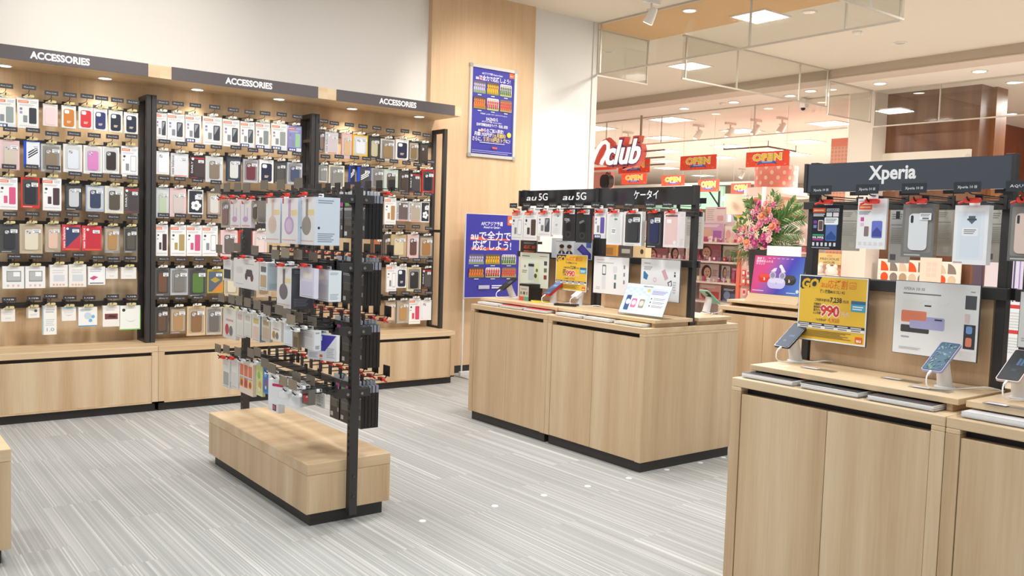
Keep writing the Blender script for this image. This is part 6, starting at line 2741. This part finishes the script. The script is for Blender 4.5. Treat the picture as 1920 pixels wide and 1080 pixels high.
# palm fronds: a stem with paired leaflets
for i, (px, py) in enumerate([(1490, 375), (1500, 392), (1506, 412), (1500, 440), (1495, 465), (1478, 485), (1462, 372), (1452, 362), (1396, 478), (1384, 492), (1410, 490), (1476, 395), (1400, 372), (1372, 478)]):
    tip = fl(px, py, rf.uniform(-.05, .25))
    b = base+Vector((rf.uniform(-.05, .05), .05, rf.uniform(-.02, .1)))
    mid = (b+tip)/2+Vector((0, rf.uniform(-.02, .06), .1 if py < 470 else .07))
    q = MB()
    pts = [((1-u)**2)*b+2*u*(1-u)*mid+u*u*tip for u in [k/17 for k in range(18)]]
    q.tube(pts, [.006]*9+[.004]*9, gm[0], 5)
    for k in range(3, 18):
        d = (pts[k]-pts[k-1]).normalized()
        for sgn in (-1, 1):
            sd = Vector((-d.z, rf.uniform(-.4, .4), d.x))*sgn
            L = .17*(1-.5*abs(k-9)/9)
            e = pts[k]+(d*.75+sd*.65).normalized()*L-Vector((0, 0, .02))
            w_ = Vector((0, .006, 0))+sd.cross(d)*.004+d*.006
            q.add([pts[k]-w_, pts[k]+w_, (pts[k]+e)/2+w_*1.4, e, (pts[k]+e)/2-w_*1.4], [(0, 1, 2, 3, 4)], gm[(i+k) % 3])
    q.obj('palm_frond', t)


def bloom(c, r, cols, lily=False):
    q = MB()
    n = 6 if lily else 9
    m1, m2 = mat(cols[0], .6), mat(cols[1], .6)
    face_ = Vector((rf.uniform(-.5, .5), -1, rf.uniform(-.1, .6))).normalized()
    U = face_.cross(Vector((0, 0, 1))).normalized()
    V = U.cross(face_)
    for ring, (rr_, lift, m_) in enumerate(((1, .15, m1), (.72, .4, m2), (.42, .6, m1))):
        for i in range(n):
            w = 2*PI*(i+.5*ring)/n
            d = U*math.cos(w)+V*math.sin(w)
            s_ = U*-math.sin(w)+V*math.cos(w)
            a0 = c+face_*r*lift*.3
            a1 = c+d*r*rr_*.6+face_*r*lift
            a2 = c+d*r*rr_+face_*r*(lift*.8)
            hw = r*rr_*(.22 if lily else .36)
            q.add([a0, a1-s_*hw, a2, a1+s_*hw], [(0, 1, 2, 3)], m_)
        if lily and ring == 1:
            break
    q.add([c+face_*r*.45+U*(r*.14*math.cos(k))+V*(r*.14*math.sin(k)) for k in [2*PI*x/8 for x in range(8)]], [tuple(range(8))], mat('d8b84a', .6))
    q.tube([c, c*.6+base*.4+Vector((0, .08, 0)), base], .004, gm[1], 5)
    q.obj('flower', t)


PK = [('e07aac', 'd05a96'), ('e890b0', 'd8709a'), ('f0b0a8', 'e88a86'), ('ee9a7c', 'e07a60'), ('d8589c', 'c04488'), ('f2c6cc', 'e6a0b0'), ('f0dccb', 'e8c4a8')]
OUT = [(1398, 400), (1412, 385), (1428, 378), (1446, 372), (1452, 395), (1462, 408), (1470, 425), (1455, 440), (1440, 452), (1425, 455), (1408, 460), (1395, 452), (1388, 440), (1384, 428), (1392, 415)]
SPOTS = [(1393, 444), (1386, 432), (1400, 455), (1389, 450), (1410, 447), (1402, 438), (1416, 456), (1396, 428), (1411, 430), (1420, 440), (1430, 450), (1418, 428), (1425, 420), (1405, 418), (1415, 408), (1428, 405), (1438, 412), (1435, 430),
         (1442, 438), (1448, 425), (1452, 416), (1458, 430), (1446, 405), (1440, 395), (1430, 392), (1420, 395), (1412, 398), (1424, 382), (1436, 382), (1450, 385), (1445, 374), (1432, 443), (1412, 463), (1424, 462), (1402, 464), (1436, 458), (1460, 418), (1382, 442), (1406, 405), (1442, 449)]
for i, (px, py) in enumerate(SPOTS):
    k = PK[(i*5+i//3) % len(PK)] if (px, py) not in ((1393, 444), (1386, 432)) else PK[0]
    if py > 460:
        k = PK[5+i % 2]
    bloom(fl(px, py, -.12+rf.uniform(-.1, .12)+.1*abs(px-1425)/50), rf.uniform(.042, .062), k, i % 4 == 1)
q = MB()
for i in range(150):
    w_ = rf.uniform(0, 6.28)
    r_ = rf.uniform(.1, 1)**.5
    px, py = 1424+44*r_*math.cos(w_), 424+48*r_*math.sin(w_)
    c = fl(px, py, rf.uniform(.02, .2))
    d = Vector((rf.uniform(-1, 1), rf.uniform(-.8, .1), rf.uniform(-.4, 1))).normalized()
    s_ = d.cross(Vector((0, 1, 0))).normalized()
    L = rf.uniform(.07, .13)
    q.add([c, c+d*L*.5-s_*L*.22, c+d*L, c+d*L*.5+s_*L*.22], [(0, 1, 2, 3)], gm[i % 4])
o = q.obj('leaves', t)
o['kind'] = 'stuff'
q = MB()
a0 = fl(1430, 350, -.05)
q.box(a0.x-.03, -.02, a0.z-.32, a0.x+.03, -.012, a0.z, mat('e6e2dc', .6))
q.obj('name_stick', t)


# row of small white stickers on the carpet
for i, (px, py) in enumerate([(792, 976), (928, 948), (1020, 928), (1102, 911), (1179, 896), (1250, 880), (1313, 867), (1356, 857)]):
    p = on(px, py, 'Z', .002)
    q = MB()
    q.lathe([(.017, 0), (.016, .002), (.008, .003)], (0, 0, 0), mat('f2f0ec', .5), 16)
    o = q.obj('floor_sticker')
    o.location = (p.x, p.y, 0)
    tag(o, 'small round white sticker on the carpet, %s from the left in its row' % ORD[i], 'sticker', 'white stickers on the carpet')
